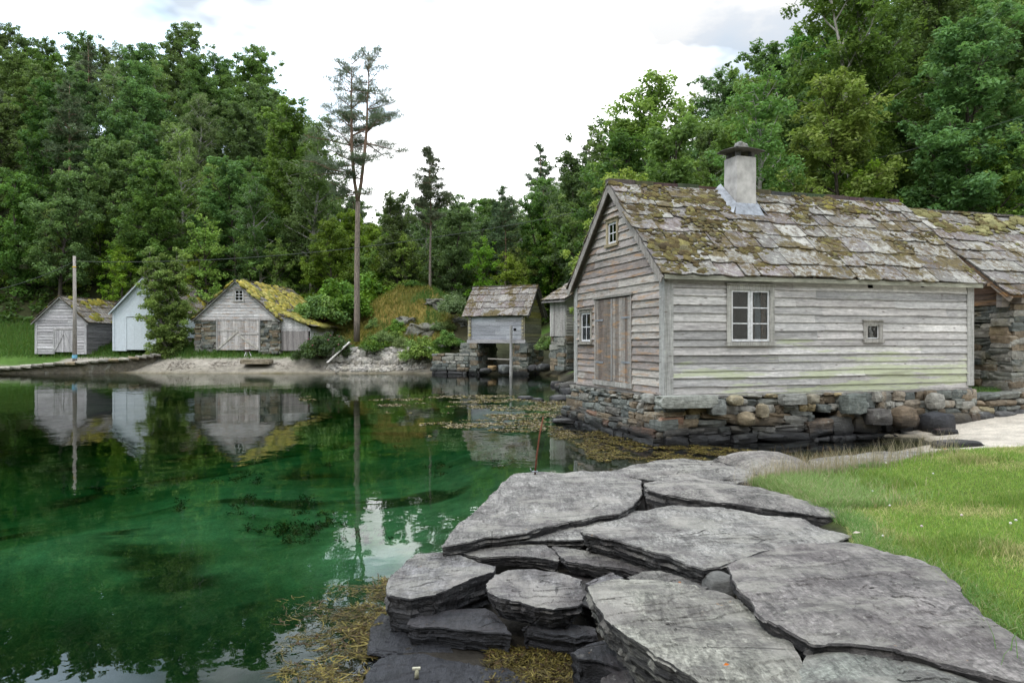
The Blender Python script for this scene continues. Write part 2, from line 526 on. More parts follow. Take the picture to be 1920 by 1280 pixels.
def mk_terrain():
    g = NG('terrain')
    v = g.coord(kind='Object')
    n1 = g.noise(v, 26, 8, .7); n2 = g.noise(v, 3, 6, .6); n3 = g.noise(v, .5, 4, .6)
    c = g.scale(g.attr(), g.rng(n1, .25, .75, .6, 1.4))
    c = g.scale(c, g.rng(n2, .3, .7, .75, 1.25))
    c = g.scale(c, g.rng(n3, .3, .7, .85, 1.15))
    g.principled(c, .95, g.bump(g.mul(n1, n2, 'ADD'), .6, .03), .1)
    MAT['terrain'] = g.m
mk_terrain()
def mk_water():
    g = NG('water')
    v = g.coord(kind='Object')
    w1 = g.noise(v, .55, 2, .45)
    w2 = g.noise(g.coord(kind='Object', loc=(7, 3, 0)), 2.2, 2, .5)
    w3 = g.noise(g.coord(kind='Object', loc=(1, 8, 0)), 7.0, 1, .5)
    far = g.rng(g.pos()[1], 22, 44, 1.0, 3.2)
    h = g.mul(g.mul(w1, WAVE[0]), g.mul(g.mul(w2, WAVE[1]), far), 'ADD')
    h = g.mul(h, g.mul(w3, WAVE[2]), 'ADD')
    n = g.bump(h, 1.0, 1.0)
    fr = g.n('ShaderNodeFresnel'); fr.inputs[0].default_value = 1.40; g.l(n, fr.inputs['Normal'])
    t = g.n('ShaderNodeBsdfTransparent')
    gl = g.n('ShaderNodeBsdfGlossy'); gl.inputs['Roughness'].default_value = .0; g.l(n, gl.inputs['Normal'])
    m = g.n('ShaderNodeMixShader'); g.l(fr.outputs[0], m.inputs[0]); g.l(t.outputs[0], m.inputs[1]); g.l(gl.outputs[0], m.inputs[2])
    g.l(m.outputs[0], g.out.inputs['Surface'])
    va = g.n('ShaderNodeVolumeAbsorption'); va.inputs['Color'].default_value = (.45, .74, .60, 1); va.inputs['Density'].default_value = .70
    g.l(va.outputs[0], g.out.inputs['Volume'])
    MAT['water'] = g.m
WAVE = (.0075, .0022, .00035)
mk_water()
# ------------------------------------------------------------------ the lie of the land
LAND = [(-.95, -30), (-.95, 3.6), (-.75, 4.6), (-.45, 5.6), (.15, 8.6), (1.5, 9.7), (3.4, 10.6), (4.9, 11.4), (5.9, 12.2), (6.9, 13.4), (8.3, 14.5), (8.5, 15.5), (7.6, 15.75),
        (5.5, 15.25), (3.15, 14.55), (2.95, 14.6), (2.4, 16.3), (1.75, 18.8), (2.6, 21), (3.1, 25), (2.9, 30), (2.0, 32.4), (2.2, 36), (2.6, 42),
        (1.5, 45.4), (-1.5, 46.0), (-3.5, 45.9), (-8, 46.6), (-15, 46.3), (-22, 46.6), (-24.5, 47.3), (-30, 46.6), (-38, 47.6), (-60, 46),
        (-85, 30), (-90, -30), (-200, -30), (-200, 260), (200, 260), (200, -30)]
LAWN = [(2.27, -3), (2.27, 3.0), (2.28, 3.7), (2.47, 4.47), (2.3, 4.9), (2.78, 6.1), (2.75, 7), (2.6, 7.9), (3.0, 8.15), (4.1, 8.4),
        (5.2, 8.75), (6.3, 9.1), (10, 10.2), (20, 12), (20, -3)]
def sdist(poly, x, y):
    """signed distance to a polygon, positive inside"""
    x = np.asarray(x, float); y = np.asarray(y, float)
    d = np.full(x.shape, 1e9); ins = np.zeros(x.shape, bool)
    n = len(poly)
    for i in range(n):
        x0, y0 = poly[i]; x1, y1 = poly[(i + 1) % n]
        ex, ey = x1 - x0, y1 - y0
        t = np.clip(((x - x0) * ex + (y - y0) * ey) / (ex * ex + ey * ey), 0, 1)
        d = np.minimum(d, (x - x0 - t * ex) ** 2 + (y - y0 - t * ey) ** 2)
        c = ((y0 > y) != (y1 > y)) & (x < (x1 - x0) * (y - y0) / ((y1 - y0) or 1e-9) + x0)
        ins ^= c
    d = np.sqrt(d)
    return np.where(ins, d, -d)
TPX = np.array([-900, 0, 150, 300, 450, 540, 600, 660, 760, 900, 1000, 1080, 1250, 1450, 1700, 1920, 2700], float)
TY = np.array([20, 30, 40, 46, 52, 58, 70, 85, 100, 140, 260], float)
TZ = np.array([
    [.9, .9, .9, .9, .9, .9, .9, .9, .9, .9, .9, .9, .95, .95, .9, .9, 1.2],
    [.9, .9, .9, .9, .9, .9, .9, .9, .9, .9, .9, 1.0, 1.3, 2.2, 3.2, 4.2, 7],
    [1, 1, 1, 1, 1, 1, 1, 1, 1, 1, 1.2, 1.6, 3.0, 5.5, 8.0, 10, 14],
    [1.1, 1.1, 1.1, 1.1, 1.1, 1.1, 1.1, 1.1, 1.1, 1.1, 1.6, 2.4, 4.5, 7.5, 11, 14, 20],
    [2.2, 1.5, 1.5, 1.6, 1.6, 1.6, 1.6, 1.6, 1.6, 1.8, 2.2, 3.2, 6.0, 9.5, 14, 17, 24],
    [7, 3.8, 3.4, 3.8, 3.2, 3.2, 3.0, 2.8, 3.2, 3.0, 3.2, 4.5, 8, 13, 18.5, 22, 30],
    [18, 11.5, 11, 11.5, 9.5, 8, 6, 4.5, 4.5, 5, 5.5, 7.5, 12, 19, 27, 32, 40],
    [34, 24, 23, 22.5, 20, 17, 11, 7, 6.5, 7, 8.5, 11.5, 17, 27, 36, 42, 52],
    [42, 31, 30, 29, 27, 22, 13, 8, 7.5, 8, 10, 14.5, 21, 33, 43, 50, 60],
    [44, 33, 32, 31, 28, 22, 13, 8, 7.5, 8, 11, 16, 23, 36, 46, 54, 64],
    [44, 33, 32, 31, 28, 22, 13, 8, 7.5, 8, 11, 16, 23, 36, 46, 54, 64]], float)
def table(x, y):
    x = np.asarray(x, float); y = np.asarray(y, float)
    px = np.clip(960 + F * x / np.maximum(y, 12), TPX[0], TPX[-1] - 1)
    yy = np.clip(y, TY[0], TY[-1] - 1)
    i = np.clip(np.searchsorted(TPX, px, 'right') - 1, 0, len(TPX) - 2)
    j = np.clip(np.searchsorted(TY, yy, 'right') - 1, 0, len(TY) - 2)
    a = (px - TPX[i]) / (TPX[i + 1] - TPX[i]); b = (yy - TY[j]) / (TY[j + 1] - TY[j])
    a = a * a * (3 - 2 * a)
    return (TZ[j, i] * (1 - a) + TZ[j, i + 1] * a) * (1 - b) + (TZ[j + 1, i] * (1 - a) + TZ[j + 1, i + 1] * a) * b
HX, HY, HCOS, HSIN = 2.98, 14.4, .952, .305        # near corner of the wooden house and its heading
def house_st(x, y):
    dx, dy = np.asarray(x) - HX, np.asarray(y) - HY
    return dx * HCOS + dy * HSIN, -dx * HSIN + dy * HCOS
def ground(x, y):
    x = np.asarray(x, float); y = np.asarray(y, float)
    d = sdist(LAND, x, y)
    dl = sdist(LAWN, x, y)
    t, s = house_st(x, y)
    near = .012 + .20 * sstep(.4, 2.4, x + .12 * (y - 4)) + .04 * fbm(x * 1.3, y * 1.3, 0, 3, 5)
    lawn = .50 + .23 * sstep(2.5, 5.8, x) + .13 * sstep(6.6, 4.2, y) + .06 * (fbm(x * .6, y * .6, 0, 3, 9) - .5)
    near = near + (lawn - near) * sstep(-.55, .12, dl)
    sand = np.minimum(.05 + .085 * np.maximum(d, 0), .42)
    near = np.where((y > 9.6) & (dl < 0), np.maximum(np.minimum(near, .4) * sstep(-.9, -.1, dl), sand * sstep(5, 6.0, x)), near)
    up = sstep(.05, .35, s) * sstep(7.6, 8.0, t)
    near = near + (.86 - near) * up
    far = table(x, y)
    far = far + 3.6 * np.exp(-((x + 7.6) / 4.4) ** 2 - ((y - 55) / 3.6) ** 2) + 1.0 * np.exp(-((x + 4.2) / 2.6) ** 2 - ((y - 52.5) / 2.6) ** 2)
    far = far + .5 * (fbm(x * .16, y * .16, 0, 4, 2) - .5) * sstep(52, 64, y)
    k = sstep(19, 22, y)
    z = near * (1 - k) + far * k
    # the beach and the banks rise from the waterline
    slope = np.where(y > 40, np.where(x < -24, .30, .45), .5)
    z = np.where((y > 17) & (d > 0), np.minimum(z, .0 + slope * d + .75 * sstep(.9, 1.7, d) * (y > 40) * sstep(-14.5, -12.5, x) * sstep(-2.6, -4, x) + 1.5 * sstep(4.2, 7, d) + 90 * sstep(7, 30, d)), z)
    z = np.where(y <= 17, np.where(d > 0, np.minimum(z, .02 + np.where(x > 5, .11, 1.2) * d + 4 * sstep(1.5, 3, d)), z), z)
    z = z + np.where((d > 3) & (np.hypot(x + 7.5, y - 54) < 9), .9 * (fbm(x * .7, y * .7, 0, 4, 55) - .5) + .5 * (fbm(x * 2, y * 2, 0, 3, 56) - .5), 0) * sstep(9, 5, np.hypot(x + 7.5, y - 54)) * sstep(3, 4.5, d)
    # sea floor
    dn = np.maximum(-d, 0)
    deep = .10 + .30 * dn * (1 - .5 * sstep(3, 9, dn)) 
    deep = np.minimum(deep, 2.0 + .9 * sstep(-8, -30, x))
    deep = deep + 1.2 * sstep(12.5, 8.5, y) * sstep(.6, 2.6, dn) * (y < 15)
    deep = deep + .22 * (fbm(x * .5, y * .5, 0, 4, 12) - .5) * sstep(.2, 2, dn)
    z = np.where(d <= 0, -np.maximum(deep, .02), z)
    z = np.where(y < -9, z + 45 * sstep(-14, -70, y + 8 * (fbm(x * .05, y * .05, 0, 3, 3) - .5)), z)      # unseen hill added behind the viewer so the panes mirror dark ground
    return z
def gz(x, y): return float(ground(np.array([x]), np.array([y]))[0])

def lines(segs):
    out = []
    for a, b, st in segs:
        n = max(1, int(round((b - a) / st)))
        out += list(np.linspace(a, b, n, endpoint=False))
    out.append(segs[-1][1]); return np.array(out)
gx = lines([(-200, -90, 8), (-90, -40, 2), (-40, -2, .45), (-2, 10, .11), (10, 14, .3), (14, 60, 1.4), (60, 200, 8)])
gy = lines([(-120, -8, 4), (-8, 2, 1.5), (2, 19, .11), (19, 44, .45), (44, 60, .33), (60, 120, 1.4), (120, 260, 8)])
GX, GY = np.meshgrid(gx, gy)
GZ = ground(GX, GY)
d = sdist(LAND, GX, GY); dl = sdist(LAWN, GX, GY)
def C3(r, g, b): return np.array([r, g, b], float)
def lerp(A, B, m): return A + (B - A) * m[..., None]
colr = np.zeros(GX.shape + (3,)) + C3(.030, .034, .014)
nA = fbm(GX * .35, GY * .35, 0, 4, 31); nB = fbm(GX * 2.2, GY * 2.2, 0, 4, 32)
# far bank grass, then the ochre mound, then sand
m = sstep(57.5, 53, GY) * sstep(40, 44, GY)
colr = lerp(colr, C3(.060, .115, .022), m)
mound = np.exp(-((GX + 7.6) / 6.4) ** 2 - ((GY - 53.0) / 4.8) ** 2)
colr = lerp(colr, C3(.20, .155, .045), sstep(.30, .55, mound + .35 * (nA - .5)))
colr = lerp(colr, C3(.10, .12, .03), sstep(.5, .62, fbm(GX * .8, GY * .8, 0, 4, 37)) * sstep(.2, .5, mound) * .8)
m = sstep(1.02, .80, GZ + .25 * (nB - .5)) * (GY > 40) * (GX > -30)
colr = lerp(colr, C3(.30, .275, .235), m)
m = sstep(.55, .30, GZ + .2 * (nB - .5)) * (GY > 40)
colr = lerp(colr, C3(.19, .175, .14) , m * (.55 + .45 * sstep(-22, -28, GX)))
# near beach, lawn, rubble between the slabs
colr = lerp(colr, C3(.045, .042, .03), ((GY > 18) & (GY < 46) & (GX > 1) & (GZ < 1.0)).astype(float))
m = (GY < 18) * sstep(4.3, 5.4, GX)
colr = lerp(colr, C3(.47, .43, .37), m.astype(float))
colr = lerp(colr, C3(.022, .020, .018), ((GY < 11.0) & (dl < .0) & (GX < 5.0)).astype(float))
colr = lerp(colr, C3(.085, .12, .025), sstep(-.12, .05, dl))
t_, s_ = house_st(GX, GY)
colr = lerp(colr, C3(.07, .13, .025), sstep(.0, .3, s_) * sstep(7.5, 7.9, t_) * (GY < 40))
# sea floor and the weed that grows on it
sea = (d <= 0.02) & (GY < 70)
floor_c = lerp(np.zeros(GX.shape + (3,)) + C3(.40, .37, .28), C3(.24, .24, .15), sstep(.42, .62, fbm(GX * .45, GY * .8, 0, 5, 41)))
weed = sstep(.58, .66, fbm(GX * .55, GY * .7, 0, 5, 43) + .10 * sstep(1.6, .3, -d) - .05)
floor_c = lerp(floor_c, C3(.035, .035, .012), weed * .9)
shoreweed = sstep(2.6, .4, -d + 2.4 * (fbm(GX * .8, GY * .8, 0, 4, 44) - .5)) 
floor_c = lerp(floor_c, C3(.09, .065, .022), shoreweed * .85)
floor_c = lerp(floor_c, C3(.05, .045, .02), ((GY > 9.5) & (GY < 20) & (GX > 1)).astype(float) * .8)
floor_c = lerp(floor_c, C3(.05, .05, .028), sstep(12.2, 9.6, GY + 2.2 * (fbm(GX * .7, GY * .7, 0, 4, 47) - .5)) * .92)
colr = np.where(sea[..., None], floor_c, colr)
m = sstep(.12, -.02, GZ + .08 * (nB - .5)) * (d > 0)
colr = lerp(colr, C3(.10, .085, .045), m * .8 * (1 - ((GY < 11) & (GX < 5) & (GX > -2)) * .9))
colr = lerp(colr, C3(.05, .048, .03), ((GX > -4.5) & (GX < 3) & (GY > 44) & (GY < 53)).astype(float) * .9)
ny, nx = GX.shape
V = np.stack([GX, GY, GZ], -1).reshape(-1, 3)
I = np.arange(ny * nx).reshape(ny, nx)
Q = np.stack([I[:-1, :-1], I[:-1, 1:], I[1:, 1:], I[1:, :-1]], -1).reshape(-1, 4)
ter = link('ground', mesh_np('ground', V, Q, vcol=colr.reshape(-1, 3), smooth=True), MAT['terrain'])
structure(ter)
wb = MB(); wb.box(-150, -60, -7, 30, 58, 0, (.1, .2, .2))
structure(wb.build('water', MAT['water']))

# ------------------------------------------------------------------ stones
_CS = {}
def cube_sphere(n):
    if n in _CS: return _CS[n]
    vs, idx, fs = [], {}, []
    def vid(p):
        k = tuple(round(c * n) for c in p)
        if k not in idx: idx[k] = len(vs); vs.append(p)
        return idx[k]
    for ax in range(3):
        for sg in (-1, 1):
            a, b = (ax + 1) % 3, (ax + 2) % 3
            for i in range(n):
                for j in range(n):
                    q = []
                    for (di, dj) in ((0, 0), (1, 0), (1, 1), (0, 1)):
                        p = [0, 0, 0]; p[ax] = sg; p[a] = -1 + 2 * (i + di) / n; p[b] = -1 + 2 * (j + dj) / n
                        q.append(vid(tuple(p)))
                    fs.append(tuple(q) if sg > 0 else tuple(reversed(q)))
    _CS[n] = (np.array(vs, float), fs); return _CS[n]
def stone_shape(c, hs, rz=0.0, tilt=(0, 0), n=4, k=.5, amp=.12, freq=1.6, seed=0, U=None):
    """a rounded irregular block; k 0 = box, 1 = ellipsoid"""
    P, fs = cube_sphere(n)
    L = np.linalg.norm(P, axis=1, keepdims=True)
    q = P * (1 - k) + P / L * (k * 1.12)
    o = seed * 3.71
    dsp = np.stack([vn(P[:, 0] * freq + o, P[:, 1] * freq + o, P[:, 2] * freq + a * 9, seed) for a in range(3)], -1) - .5
    d2 = np.stack([vn(P[:, 0] * freq * 2.6 + o, P[:, 1] * freq * 2.6 + o, P[:, 2] * freq * 2.6 + a * 9, seed + 3) for a in range(3)], -1) - .5
    q = q + dsp * 2 * amp + d2 * amp * .8
    q = q * np.array(hs)
    cx, sx = math.cos(tilt[0]), math.sin(tilt[0]); cy, sy = math.cos(tilt[1]), math.sin(tilt[1])
    y, z = q[:, 1] * cx - q[:, 2] * sx, q[:, 1] * sx + q[:, 2] * cx
    x, z2 = q[:, 0] * cy + z * sy, -q[:, 0] * sy + z * cy
    cr, sr = math.cos(rz), math.sin(rz)
    return np.stack([x * cr - y * sr + c[0], x * sr + y * cr + c[1], z2 + c[2]], -1), fs
GREYS = [(.115, .125, .115), (.15, .155, .14), (.09, .10, .095), (.19, .185, .165), (.17, .135, .095), (.13, .105, .075), (.24, .235, .21)]
def stone_col(r, pal=GREYS, w=None):
    c = r.choices(pal, weights=w)[0]; f = r.uniform(.8, 1.2)
    return tuple(x * f for x in c)
def drystone(mb, A, B, z0, z1, depth, hr, wr, seed, n=4, k=(.25, .5), batter=0.0, core=True, pal=GREYS, w=None, amp=.13, topvar=.0):
    """a dry-laid wall face from A to B (x,y) in the parent's frame; the stones lie behind the line A-B"""
    r = random.Random(seed)
    A = Vector((A[0], A[1])); B = Vector((B[0], B[1]))
    L = (B - A).length; U = (B - A) / L; N = Vector((U.y, -U.x))     # outward when A->B runs left to right seen from outside
    z = z0
    ang = math.atan2(U.y, U.x)
    sd = seed * 100
    while z < z1 - .02:
        h = min(r.uniform(*hr), z1 - z + .01)
        if z1 - (z + h) < hr[0] * .6: h = z1 - z
        u = -r.uniform(0, wr[0] * .5)
        while u < L:
            wd = r.uniform(*wr) * (r.choice((.6, 1, 1, 1.5)))
            wd = min(wd, L - u + .08)
            if wd < wr[0] * .4: u += wd + .01; continue
            hh = h * r.uniform(.86, 1.18)
            out = batter * (1 - (z - z0) / max(z1 - z0, .01)) + r.uniform(-.05, .04) * min(1, depth * 3)
            cu = u + wd / 2
            c = A + U * cu + N * (out - depth / 2)
            sd += 1
            vs, fs = stone_shape((c.x, c.y, z + h / 2 + r.uniform(-.012, .012)), (wd / 2 * 1.03, depth / 2, hh / 2 * 1.06), ang, (r.uniform(-.05, .05), r.uniform(-.09, .09)),
                                 n=n, k=r.uniform(*k), amp=amp, seed=sd % 9973)
            mb.add(vs, fs, stone_col(r, pal, w))
            u += wd + r.uniform(-.01, .015)
        z += h
    if core:
        O = (A.x, A.y, 0)
        mb.obox(O, (U.x, U.y), (-N.x, -N.y), 0.04, L - .04, depth * .45 - batter * .2, depth * .9 + .1, z0, z1 - .02, (.025, .025, .025))
def boulder(name, label, c, hs, seed, rz=0.0, k=.7, n=10, col=(.16, .16, .15), mat='stone', group=None, tilt=(0, 0), amp=.14, cat='rock', freq=1.4):
    vs, fs = stone_shape((0, 0, 0), hs, rz, tilt, n=n, k=k, amp=amp, seed=seed, freq=freq)
    m = MB(); m.add(vs, fs, col)
    o = m.build(name, MAT[mat], smooth=True); o.location = c
    return tag(o, label, cat, group)

# ------------------------------------------------------------------ foreground slabs
def slab(label, pts, z, thick, tilt=(0, 0), seed=1, col=(.16, .155, .148), name='rock', M=150, R=26, rough=.012, lay=7, under=.10, jag=.018, dome=0.0, group=None, front=0.0, ridge=0.0):
    M = int(M * 1.7) // 2 * 2; R = int(R * 1.9)
    P = [onz(px, py, z) for px, py in pts]
    xc = sum(p.x for p in P) / len(P); yc = sum(p.y for p in P) / len(P)
    for _ in range(6):
        P = [onz(px, py, z + tilt[0] * (p.x - xc) + tilt[1] * (p.y - yc)) for (px, py), p in zip(pts, P)]
    pts3 = np.array([[p.x, p.y] for p in P])
    seg = np.roll(pts3, -1, 0) - pts3; ln = np.linalg.norm(seg, axis=1); cum = np.concatenate([[0], np.cumsum(ln)])
    tt = np.linspace(0, cum[-1], M, endpoint=False)
    i = np.clip(np.searchsorted(cum, tt, 'right') - 1, 0, len(pts3) - 1)
    f = ((tt - cum[i]) / ln[i])[:, None]
    O = pts3[i] + seg[i] * f
    area = np.sum(pts3[:, 0] * np.roll(pts3[:, 1], -1) - np.roll(pts3[:, 0], -1) * pts3[:, 1])
    if area < 0: O = O[::-1]
    c = O.mean(0)
    tang = np.roll(O, -1, 0) - np.roll(O, 1, 0); tang /= np.linalg.norm(tang, axis=1, keepdims=True) + 1e-9
    nor = np.stack([tang[:, 1], -tang[:, 0]], -1)
    O = O + nor * ((fbm(O[:, 0] * 5, O[:, 1] * 5, seed * 1.7, 5, seed) - .5) * jag * 3 + (fbm(O[:, 0] * 22, O[:, 1] * 22, seed * 1.7, 3, seed + 2) - .5) * jag * .9)[:, None]
    size = math.sqrt(abs(area) / 2)
    V, lev = [], []
    def topz(xy, edge):
        zz = z + tilt[0] * (xy[:, 0] - xc) + tilt[1] * (xy[:, 1] - yc)
        a = .35
        u = xy[:, 0] * math.cos(a) + xy[:, 1] * math.sin(a); v = -xy[:, 0] * math.sin(a) + xy[:, 1] * math.cos(a)
        zz = zz + (fbm(xy[:, 0] * 1.2, xy[:, 1] * 1.2, seed, 3, seed) - .5) * rough * 3.2
        st = fbm(u * 2.0, v * 9, seed, 5, seed + 5)
        steps = np.floor(fbm(u * 1.3, v * 2.6, seed, 6, seed + 8) * 9) / 9       # broken laminae
        zz = zz + (st - .5) * rough * 2.2 + (steps - .5) * rough * 4.2
        return zz + dome * edge
    rr = [1.0, .992, .98] + list(np.linspace(.96, .03, R - 3))
    for r_ in rr:
        xy = c + (O - c) * r_
        e = 1 - (1 - min(1, (1 - r_) / .7)) ** 2
        zz = topz(xy, e)
        if r_ == 1.0: zz = zz - .010
        V.append(np.column_stack([xy, zz]))
    rings_top = len(rr)
    ctr = np.array([[c[0], c[1], topz(c[None], 1.0)[0]]])
    base = V[0]
    S = []
    for j in range(1, lay * 2 + 1):
        fr = (j + 1) // 2 / lay                         # two rings per lamina make a step
        ph = j % 2
        dz = thick * (((j // 2) + (.15 if ph else 0)) / lay)
        ang = np.arctan2(O[:, 1] - c[1], O[:, 0] - c[0])
        ledge = (np.floor(fbm(O[:, 0] * 4.5, O[:, 1] * 4.5, (j // 2) * 1.1 + seed, 4, seed + 20) * 8) / 8 - .5) * .062 * min(1.3, thick / .15)
        inw = under * (fr ** 1.6) - ledge - front * (fr if j else 0)
        xy = O - nor * inw[:, None]
        zz = base[:, 2] - dz - .25 * thick * (fbm(O[:, 0] * 1.8, O[:, 1] * 1.8, seed + 40, 3, seed) - .5) * fr
        S.append(np.column_stack([xy, zz]))
    VV = np.concatenate([*S[::-1], *V, ctr])
    nr = len(S) + rings_top
    Q = []
    for a in range(nr - 1):
        k0 = np.arange(M); k1 = (k0 + 1) % M
        Q.append(np.stack([a * M + k0, a * M + k1, (a + 1) * M + k1, (a + 1) * M + k0], -1))
    Q = np.concatenate(Q)
    last = (nr - 1) * M; ci = len(VV) - 1
    Tq = np.array([[last + k, last + k + 1, last + (k + 2) % M, ci] for k in range(0, M, 2)])
    Bc = np.array([[c[0], c[1], z - thick]]); VV = np.concatenate([VV, Bc])
    Bq = np.array([[(k + 2) % M, k + 1, k, ci + 1] for k in range(0, M, 2)])
    Q = np.concatenate([Q, Tq, Bq])
    org = np.array([c[0], c[1], z - thick])
    me = mesh_np(name, VV - org, Q, col=np.tile(np.array(col), (len(Q), 1)), smooth=True)
    me.set_sharp_from_angle(angle=math.radians(32))
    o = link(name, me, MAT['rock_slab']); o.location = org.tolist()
    return tag(o, label, 'rock', group)

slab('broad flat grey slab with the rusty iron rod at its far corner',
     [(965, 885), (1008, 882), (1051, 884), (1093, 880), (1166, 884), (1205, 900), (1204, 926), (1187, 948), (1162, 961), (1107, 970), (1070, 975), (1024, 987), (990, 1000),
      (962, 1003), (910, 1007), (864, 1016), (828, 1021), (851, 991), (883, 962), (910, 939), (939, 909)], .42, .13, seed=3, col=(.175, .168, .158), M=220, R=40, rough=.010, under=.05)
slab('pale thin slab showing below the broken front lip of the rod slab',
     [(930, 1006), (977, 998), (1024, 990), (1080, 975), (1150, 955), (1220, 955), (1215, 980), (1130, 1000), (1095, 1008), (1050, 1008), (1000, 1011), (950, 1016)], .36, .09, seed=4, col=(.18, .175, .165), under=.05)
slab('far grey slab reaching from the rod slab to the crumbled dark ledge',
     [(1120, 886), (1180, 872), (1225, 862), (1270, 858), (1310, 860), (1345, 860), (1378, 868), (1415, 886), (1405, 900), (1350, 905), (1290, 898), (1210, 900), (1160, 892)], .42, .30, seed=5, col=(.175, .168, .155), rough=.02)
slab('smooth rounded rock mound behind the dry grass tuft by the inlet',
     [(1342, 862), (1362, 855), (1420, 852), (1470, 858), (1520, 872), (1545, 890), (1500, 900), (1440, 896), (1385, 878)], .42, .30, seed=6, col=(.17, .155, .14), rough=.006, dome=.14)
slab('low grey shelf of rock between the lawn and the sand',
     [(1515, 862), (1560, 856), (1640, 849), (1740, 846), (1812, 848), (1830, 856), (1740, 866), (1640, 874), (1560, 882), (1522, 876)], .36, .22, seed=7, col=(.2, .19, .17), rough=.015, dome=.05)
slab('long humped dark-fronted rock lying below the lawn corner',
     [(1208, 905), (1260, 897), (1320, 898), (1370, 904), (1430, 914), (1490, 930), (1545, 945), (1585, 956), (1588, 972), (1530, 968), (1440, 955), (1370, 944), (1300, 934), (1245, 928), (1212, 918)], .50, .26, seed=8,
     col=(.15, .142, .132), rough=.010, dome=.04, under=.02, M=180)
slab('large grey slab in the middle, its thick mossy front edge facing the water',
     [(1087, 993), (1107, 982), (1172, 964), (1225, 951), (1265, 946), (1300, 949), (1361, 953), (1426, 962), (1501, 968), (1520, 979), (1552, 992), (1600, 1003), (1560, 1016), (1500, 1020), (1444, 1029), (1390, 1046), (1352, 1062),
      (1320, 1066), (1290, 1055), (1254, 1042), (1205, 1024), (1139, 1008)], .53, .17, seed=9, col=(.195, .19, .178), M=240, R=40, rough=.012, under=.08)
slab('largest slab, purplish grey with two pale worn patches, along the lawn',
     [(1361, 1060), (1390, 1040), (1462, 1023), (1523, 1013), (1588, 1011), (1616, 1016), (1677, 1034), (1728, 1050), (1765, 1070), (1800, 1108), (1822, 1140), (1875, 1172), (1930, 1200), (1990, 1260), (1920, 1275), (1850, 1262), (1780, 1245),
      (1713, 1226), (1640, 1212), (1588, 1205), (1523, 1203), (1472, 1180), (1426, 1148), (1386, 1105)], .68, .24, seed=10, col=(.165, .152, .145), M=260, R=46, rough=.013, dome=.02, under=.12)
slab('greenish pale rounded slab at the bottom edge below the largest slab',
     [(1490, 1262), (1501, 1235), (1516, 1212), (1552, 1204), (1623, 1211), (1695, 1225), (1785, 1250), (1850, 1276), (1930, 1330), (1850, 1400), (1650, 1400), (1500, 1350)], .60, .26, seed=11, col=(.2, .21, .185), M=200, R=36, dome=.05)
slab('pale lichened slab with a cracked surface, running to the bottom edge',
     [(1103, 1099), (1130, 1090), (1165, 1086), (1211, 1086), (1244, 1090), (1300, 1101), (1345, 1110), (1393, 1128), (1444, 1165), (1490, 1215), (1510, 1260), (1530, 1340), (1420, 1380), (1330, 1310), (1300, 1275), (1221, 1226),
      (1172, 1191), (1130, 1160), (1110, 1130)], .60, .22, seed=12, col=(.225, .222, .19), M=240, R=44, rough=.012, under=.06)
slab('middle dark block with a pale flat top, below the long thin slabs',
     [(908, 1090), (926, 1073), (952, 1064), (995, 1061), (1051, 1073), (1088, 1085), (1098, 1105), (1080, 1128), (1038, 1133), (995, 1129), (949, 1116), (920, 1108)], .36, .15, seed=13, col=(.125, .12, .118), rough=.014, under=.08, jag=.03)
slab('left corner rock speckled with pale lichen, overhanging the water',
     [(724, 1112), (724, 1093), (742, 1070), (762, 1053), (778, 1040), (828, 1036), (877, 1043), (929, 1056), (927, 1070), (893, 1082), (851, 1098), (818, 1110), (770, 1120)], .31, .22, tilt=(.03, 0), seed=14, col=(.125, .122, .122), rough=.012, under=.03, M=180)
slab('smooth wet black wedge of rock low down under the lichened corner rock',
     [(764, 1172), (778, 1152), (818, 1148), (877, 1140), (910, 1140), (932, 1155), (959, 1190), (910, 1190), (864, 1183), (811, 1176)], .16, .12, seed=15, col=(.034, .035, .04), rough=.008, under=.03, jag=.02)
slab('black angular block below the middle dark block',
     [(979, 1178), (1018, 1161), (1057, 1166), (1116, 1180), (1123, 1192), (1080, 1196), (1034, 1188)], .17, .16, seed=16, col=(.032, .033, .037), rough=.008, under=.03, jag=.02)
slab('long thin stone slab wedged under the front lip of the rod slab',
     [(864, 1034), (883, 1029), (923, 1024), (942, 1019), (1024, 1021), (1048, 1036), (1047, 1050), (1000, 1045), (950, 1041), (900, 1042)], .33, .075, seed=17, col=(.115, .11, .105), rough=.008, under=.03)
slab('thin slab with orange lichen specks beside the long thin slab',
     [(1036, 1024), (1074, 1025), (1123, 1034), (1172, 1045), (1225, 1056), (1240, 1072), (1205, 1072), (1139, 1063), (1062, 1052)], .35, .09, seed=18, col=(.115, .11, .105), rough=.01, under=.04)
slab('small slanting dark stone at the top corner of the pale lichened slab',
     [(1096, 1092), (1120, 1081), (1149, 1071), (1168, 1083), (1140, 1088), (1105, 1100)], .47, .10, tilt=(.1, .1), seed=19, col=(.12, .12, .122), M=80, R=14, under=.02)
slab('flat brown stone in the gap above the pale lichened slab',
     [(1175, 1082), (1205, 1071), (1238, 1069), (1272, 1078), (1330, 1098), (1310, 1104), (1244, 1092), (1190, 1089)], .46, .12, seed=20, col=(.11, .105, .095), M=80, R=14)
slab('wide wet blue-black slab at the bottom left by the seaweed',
     [(687, 1254), (705, 1235), (729, 1226), (795, 1218), (844, 1231), (900, 1243), (955, 1252), (985, 1275), (1010, 1330), (900, 1400), (700, 1400), (670, 1330)], .06, .2, seed=21, col=(.05, .056, .066), rough=.016, M=200, R=34, under=0)
